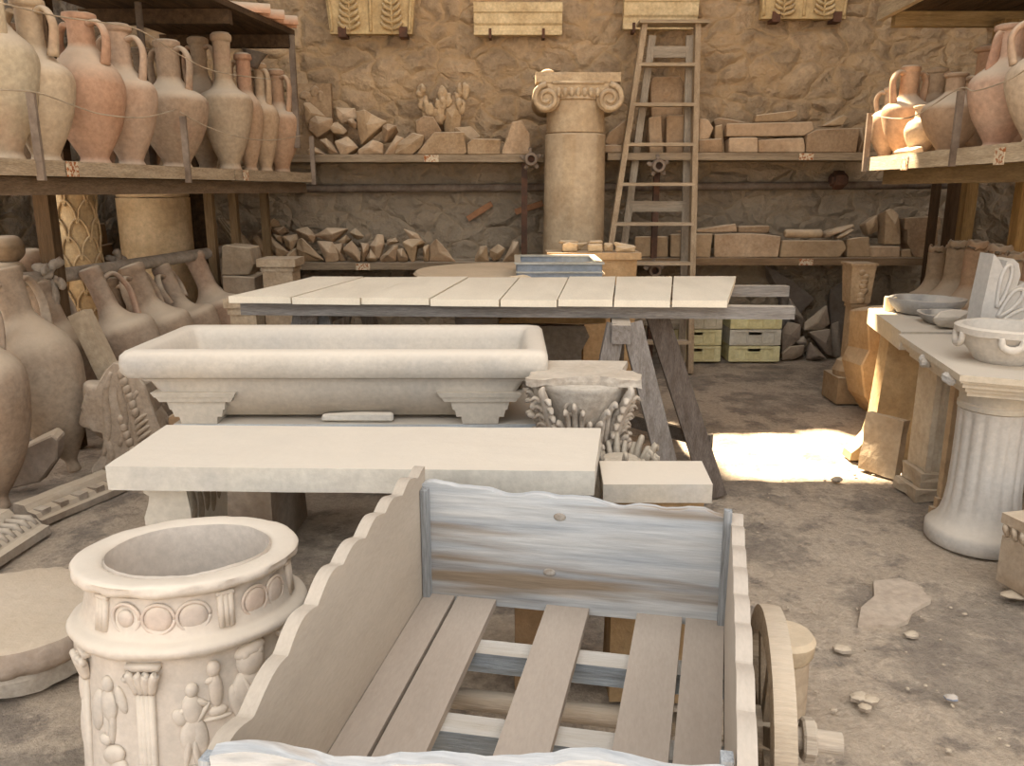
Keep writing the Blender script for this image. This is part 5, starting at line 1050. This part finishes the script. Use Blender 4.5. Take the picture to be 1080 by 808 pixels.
bm = MB(); lathe(bm, [(.075, 0), (.072, .165)], 32); obj('shaft', bm, m_stone, t, True, 'b5a289', ang=.5)
bm = MB(); lathe(bm, [(.07, .166), (.082, .185), (.086, .225), (.075, .24)], 32); obj('cap', bm, m_stone, t, True, 'c9b699', ang=.5)

# ------------------------------------------------------------------ right side: stone tables and supports
CT_ = 'c6b8a2'
t = thing('stone_table', 'moulded stone slab table on a fluted round pedestal, right', 'table', (2.1, 3.4, 0)); ox, oy = 2.1, 3.4
tp = [(1.74, 3.05), (2.0, 2.93), (2.66, 2.93), (2.66, 3.96), (1.925, 3.96)]
def inset(poly, d):
    cx = sum(p[0] for p in poly) / len(poly); cy = sum(p[1] for p in poly) / len(poly); return [(p[0] + d * (cx - p[0]) / math.hypot(cx - p[0], cy - p[1]), p[1] + d * (cy - p[1]) / math.hypot(cx - p[0], cy - p[1])) for p in poly]
bm = MB()
for d, z0, z1 in ((0, .775, .80), (.012, .765, .776), (.03, .745, .766), (.055, .725, .746), (.075, .705, .726)): prism(bm, [(x - ox, y - oy) for x, y in inset(tp, d)], 'z', z0, z1)
bevel(bm, .004, 1); obj('top', bm, m_marble, t, False, CT_)
for x, y in ((1.775, 3.18), (1.845, 3.52)):
    bm = MB(); blob(bm, (x - ox, y - oy, .757), (.024, .04, .026), None, 12); rough(bm, .014, 30); obj('edge_ornament', bm, m_carved, t, False, 'c3c1bc')
pcx, pcy = 2.045, 3.29
def flute(a, r, z): return r * (1 - .055 * (0.5 + 0.5 * math.cos(a * 16)) ** 2 * min(1, max(0, (z - .12) * 12)) * min(1, max(0, (.60 - z) * 40)))
bm = MB(); lathe(bm, [(.205, 0), (.212, .01), (.212, .06), (.2, .075)] + spline([(.2, .075, 0), (.178, .095, 0), (.155, .14, 0), (.142, .22, 0)], 6) and [(.205, 0), (.212, .01), (.212, .06), (.2, .075), (.182, .09), (.163, .12), (.150, .17), (.143, .24), (.140, .35), (.139, .45), (.140, .56), (.141, .585), (.141, .60)], 128, T((pcx - ox, pcy - oy, 0)), flute); obj('pedestal_shaft', bm, m_marble, t, True, 'c3bcb2', ang=.9)
bm = MB(); lathe(bm, [(.139, .601), (.146, .605), (.146, .625), (.14, .63), (.142, .66), (.155, .685), (.18, .704)], 48, T((pcx - ox, pcy - oy, 0))); obj('pedestal_capital', bm, m_marble, t, True, 'c9bda9', ang=.6)
t = thing('fluted_pilaster', 'square fluted pilaster with a ragged base under the back of the moulded slab table', 'pilaster', (2.17, 3.85, 0)); bm = MB()
hx, hy = .135, .09; q = [(-hx, hy), (-hx, -hy)]
for k in range(4):
    x = -hx + .03 + k * .06; q += [(x, -hy), (x + .012, -hy + .02), (x + .034, -hy + .02), (x + .046, -hy)]
q += [(hx, -hy), (hx, hy)]
prism(bm, q, 'z', .14, .704); obj('shaft', bm, m_stone, t, False, 'beb09a')
bm = MB(); box(bm, -hx - .045, hx + .02, -hy - .03, hy + .02, 0, .06); box(bm, -hx - .02, hx + .01, -hy - .012, hy + .01, .06, .139); rough(bm, .014, 10, 2, 3); obj('base', bm, m_stone, t, False, 'b7a994')
t = thing('pilaster_strip', 'narrow tan pilaster strip with a stepped foot, squeezed behind the fluted round pedestal', 'pilaster', (2.36, 3.55, 0))
bm = MB(); box(bm, -.36, -.29, -.02, .02, .10, .66); obj('shaft', bm, m_stone, t, False, 'bda585'); bm = MB(); box(bm, -.40, -.28, -.03, .0, 0, .055); box(bm, -.38, -.285, -.03, .0, .055, .10); obj('foot', bm, m_stone, t, False, 'bda585')
bm = MB(); M_ = T((2.02, 4.06, 0), ry=.08, rz=.55); box(bm, 0, .05, -.02, .20, 0, .32, M_); rough(bm, .008, 9, 2); o = obj('stone_slab', bm, m_stone, None, False, 'b8a78e'); tag(o, 'thin pale-edged slab leaning by the base of the fluted pilaster', 'stone slab')
# second table
t = thing('stone_table', 'thick plain slab table with a broad scrolled stone leg, carrying two grey basins', 'table', (2.4, 4.5, 0)); ox, oy = 2.4, 4.5
bm = MB(); prism(bm, [(x - ox, y - oy) for x, y in ((1.97, 4.03), (2.165, 4.87), (2.66, 4.87), (2.62, 4.0))], 'z', .705, .80); bevel(bm, .012); rough(bm, .005, 6, 2); obj('top', bm, m_marble, t, False, 'c8b99f')
q = sil([(938, 357), (931, 400), (924, 440), (917, 460), (906, 472), (898, 478), (896, 487)], 4.36)
bm = MB(); prism(bm, [(x - ox, max(0, z) if i < 6 else 0) for i, (x, z) in enumerate(q)] + [(.42, 0), (.30, .1), (.28, .4), (.3, .704), (q[0][0] - ox, .704)], 'y', -.14, -.03); bevel(bm, .006); obj('leg', bm, m_stone, t, False, 'b99f78')
bm = MB(); box(bm, .02, .2, .12, .3, 0, .704); obj('rear_leg', bm, m_stone, t, False, 'a08868')
o = frag([(915, 333), (938, 328), (985, 332), (985, 452), (940, 455), (926, 446), (912, 425), (908, 392), (916, 376)], (0, 0), 1.0, 5.05, 'massive rough block with a broken lower edge behind the plain slab table', 0.0, depth=.3, col='b79a74', facet=.01, name='stone_block', shrink=1)
p = P(945, 318, Y=4.7); bm = MB(); lathe(bm, [(.035, 0), (.036, .07), (.034, .085)], 20); o = obj('stone_stub', bm, m_marble, None, True, 'dcc8a4', ang=.5); o.location = (2.235, 4.74, .80); tag(o, 'little bright round stub at the back corner of the plain slab table', 'stone')
# tall pilaster
t = thing('tall_pilaster', 'tall slender carved pilaster on a stepped base near the rear wall, right', 'pilaster', (2.45, 5.72, 0))
bm = MB(); box(bm, -.12, .16, -.12, .16, 0, .19); bevel(bm, .008); obj('plinth', bm, m_stone, t, False, 'a98f6e')
bm = MB(); lathe(bm, [(.105, .19), (.11, .22), (.085, .30), (.06, .33)], 4, T(rz=PI / 4)); lathe(bm, [(.11, .19), (.115, .23), (.10, .27), (.09, .3), (.07, .31)], 24); obj('base_moulding', bm, m_stone, t, False, 'a98f6e')
bm = MB(); prism(bm, [(-.05, -.05), (.05, -.05), (.05, .05), (-.05, .05)], 'z', .30, .72); box(bm, -.058, .058, -.058, .058, .69, .715); bevel(bm, .004); obj('shaft', bm, m_stone, t, False, 'ae9473')
bm = MB(); box(bm, -.085, .085, -.085, .085, .72, .985, taper=.82); box(bm, -.095, .095, -.095, .095, .985, 1.0); bevel(bm, .005); obj('head', bm, m_carved, t, False, 'b39876')
bm = MB()
for k in range(7): blob(bm, (R.uniform(-.02, .02), -.077, .745 + k * .032), (.03, .012, .024), None, 8)
obj('leaf_relief', bm, m_carved, t, True, 'b39876')
# basins, mortar, palmette
def basin(loc, r, h, label, col, name='stone_basin', rot=0, sq=.35):
    bm = MB(); f = lambda a, q, z: q * (1 + sq * .25 * (math.cos(2 * a) ** 2)) * (1 - (.10 if 1.2 < (a % (2 * PI)) < 1.7 and z > h * .6 else 0))
    lathe(bm, [(r * .6, 0), (r * .75, h * .1), (r * .92, h * .55), (r, h * .9), (r * 1.0, h), (r * .9, h), (r * .8, h * .5), (r * .5, h * .22), (r * .1, h * .2)], 48, None, f); rough(bm, .004, 14)
    o = obj(name, bm, m_marble, None, True, col, ang=.7); o.location = loc; o.rotation_euler = (0, 0, rot); return tag(o, label, 'basin')
basin((2.40, 4.64, .801), .195, .09, 'larger grey basin at the back of the plain slab table', 'a5a19b')
basin((2.36, 4.28, .801), .17, .055, 'flat grey dish in front of the larger basin on the plain slab table', 'a09c96', rot=.6)
frag([(380, 470), (420, 430), (480, 420), (560, 430), (590, 440), (590, 480), (510, 520), (410, 505)], (900, 240), 4.489, 4.06, 'pale broken rim fragment at the front edge of the plain slab table', .80, depth=.1, col='c0b5a5', facet=.03, name='stone_fragment', m=m_marble)
p = P(1064, 383, Z=.80)
t = thing('mortar', 'round stone mortar with lug handles at the right photo edge on the moulded slab', 'mortar', (p.x, p.y + .04, .801)); r, h = .185, .15
bm = MB(); lathe(bm, [(r * .55, 0), (r * .62, .012), (r * .68, .03), (r * .92, .085), (r * 1.0, .115), (r * 1.06, .12), (r * 1.07, .145), (r * 1.02, .152), (r * .92, .15), (r * .85, .10), (r * .6, .045), (r * .1, .035)], 56); rough(bm, .003, 16); obj('bowl', bm, m_marble, t, True, 'c8bfb2', ang=.7)
for a in (-2.0, -3.3, -.4, 1.2):
    bm = MB(); tube(bm, [(r * 1.02 * math.cos(a + d), r * 1.02 * math.sin(a + d), z) for d, z in ((-.2, .125), (-.17, .09), (0, .075), (.17, .09), (.2, .125))], [.012, .018, .012], 8, sm=4); obj('lug', bm, m_marble, t, True, 'c8bfb2')
t = thing('palmette_stone', 'upright carved palmette stone with leaf lobes standing behind the mortar', 'relief stone', (2.3, 3.68, .801))
Yp = 3.66; e = [(1027, 372), (1034, 330), (1046, 276), (1052, 283), (1056, 292), (1060, 283), (1066, 281), (1072, 286), (1074, 298), (1070, 310), (1078, 306), (1084, 306), (1090, 312), (1088, 326), (1096, 332), (1098, 345), (1090, 372)]
q = sil(e, Yp); z0 = min(z for x, z in q)
bm = MB(); prism(bm, [(x - 2.3, z - z0) for x, z in q], 'y', -.03, .08); bevel(bm, .008, 2, .9); obj('slab', bm, m_marble, t, False, 'bdb8b0')
bm = MB()
for loop in ([(1048, 332), (1052, 305), (1058, 290), (1064, 289), (1063, 302), (1055, 322), (1048, 332)], [(1049, 342), (1058, 325), (1068, 314), (1076, 314), (1073, 324), (1062, 335), (1049, 342)], [(1049, 350), (1062, 340), (1076, 334), (1084, 336), (1080, 344), (1066, 348), (1050, 350)]):
    tube(bm, [Vector((v.x - 2.3, -.034, v.z - z0)) for v in (P(x, y, Y=Yp) for x, y in loop)], .009, 8, sm=4)
obj('lobe_moulding', bm, m_marble, t, True, 'c3beb6')
# sarcophagus chest, right edge
t = thing('stone_chest', 'small stone chest with a leaf band at the lower right photo edge', 'chest', (1.865 + .09, 2.85 - .39, .035), .22)
bm = MB(); box(bm, 0, .55, 0, .4, 0, .185); box(bm, -.008, .558, -.008, .408, .235, .275); box(bm, .006, .544, .006, .394, .185, .235); bevel(bm, .006); obj('body', bm, m_stone, t, False, 'bfae98')
bm = MB()
for k in range(14): tube(bm, [(.02 + k * .04, .002, .19), (.025 + k * .04, -.003, .215), (.032 + k * .04, .0, .233)], [.008, .012, .009], 8)
for k in range(10): tube(bm, [(.002, .02 + k * .04, .19), (-.003, .025 + k * .04, .215), (.0, .032 + k * .04, .233)], [.008, .012, .009], 8)
obj('leaf_band', bm, m_carved, t, True, 'bfae98')
bm = MB(); blob(bm, (0, 0, 0), (.1, .04, .018)); rough(bm, .01, 9); o = obj('stone_wedge', bm, m_stone, None, False, '9a8d7c'); o.location = (1.93, 2.76, .016); tag(o, 'flat stone wedged under the corner of the small chest', 'stone')
bm = MB(); box(bm, .1, .45, .1, .3, 0, .034, T((1.955, 2.46, 0), rz=.22)); o = obj('stone_sleeper', bm, m_stone, None, False, '8d8070'); tag(o, 'low block under the small stone chest', 'stone')
bm = MB(); lathe(bm, [(.06, 0), (.1, .1), (.11, .2), (.06, .32), (.035, .38), (.045, .4)], 24, sm=3); o = obj('small_jar', bm, m_clay, None, True, 'a89684'); o.location = (2.42, 3.18, 0); tag(o, 'small dusty jar on the floor behind the fluted round pedestal', 'jar')
# pebbles and flakes on the floor
bm = MB(); RP = random.Random(3)
for k in range(300):
    x, y = RP.uniform(.9, 2.4), 1.6 + 2.6 * RP.random() ** 1.4
    if k % 3 == 0: x, y = RP.uniform(-2.3, 2.2), RP.uniform(2.6, 6.6)
    s = RP.uniform(.002, .008) * (1.7 if k % 23 == 0 else 1); blob(bm, (x, y, s * .15), (s * RP.uniform(.7, 1.5), s * RP.uniform(.7, 1.4), s * .6), None, 5)
o = obj('pebbles', bm, m_stone, None, False, 'a39686'); tag(o, 'scattered pebbles and plaster flakes on the dusty floor', 'pebbles', kind='stuff')
for (px, py, s), lab in (((888, 687, .035), 'flat grey stone flake lying alone on the floor right of the cart'), ((905, 738, .03), 'larger of the pebbles clustered below the flake'), ((918, 741, .026), 'pale angular stone right in the pebble cluster on the floor'), ((912, 748, .022), 'small round pebble under the pair in the cluster'),
                         ((1003, 738, .022), 'bluish pebble lying near the right photo edge'), ((961, 672, .026), 'dark flake at the edge of the pale floor crust'), ((882, 508, .035), 'small chunk of stone at the front rim of the sun patch')):
    p = P(px, py, Z=0); bm = MB(); blob(bm, (0, 0, 0), (s, s * .75, s * .42), None, 7); rough(bm, s * .25, 30, 0, int(px)); o = obj('stone_flake', bm, m_stone, None, False, '8d93a0' if 'bluish' in lab else 'a79a8a'); o.location = (p.x, p.y, s * .3); tag(o, lab, 'stone', 'loose stones on the floor')
# roof tiles on the upper deck of the left rack
for k, (x, y, lab) in enumerate(((-.14, 6.05, 'nearest curved roof tile on the top deck of the left rack'), (-.13, 6.25, 'middle curved roof tile on the top deck of the left rack'), (-.12, 6.45, 'farthest curved roof tile, jutting out at the end of the top deck'))):
    bm = MB(); n_ = 14; A_ = [(.075 * math.cos(PI * i / n_), .075 * math.sin(PI * i / n_)) for i in range(n_ + 1)]; B_ = [(.06 * math.cos(PI * i / n_), .06 * math.sin(PI * i / n_)) for i in range(n_, -1, -1)]
    prism(bm, A_ + B_, 'y', -.28, .22, T((0, 0, 0), rz=-1.25)); o = obj('roof_tile', bm, m_clay, None, True, 'c09272', ang=.6); o.location = (lx(y) + x, y, TZ + .042); tag(o, lab, 'roof tile', 'roof tiles on the top deck')

for px, py, ang, lab in ((506, 223, .55, 'left'), (558, 219, .3, 'right')):                # bricks showing in the masonry
    q = P(px, py, Y=7.47); bm = MB(); box(bm, -.13, .13, -.02, .05, -.025, .025, Matrix.Translation(q) @ Matrix.Rotation(-ang, 4, 'Y')); rough(bm, .006, 14, 2)
    struct('wall_brick', bm, m_brick)
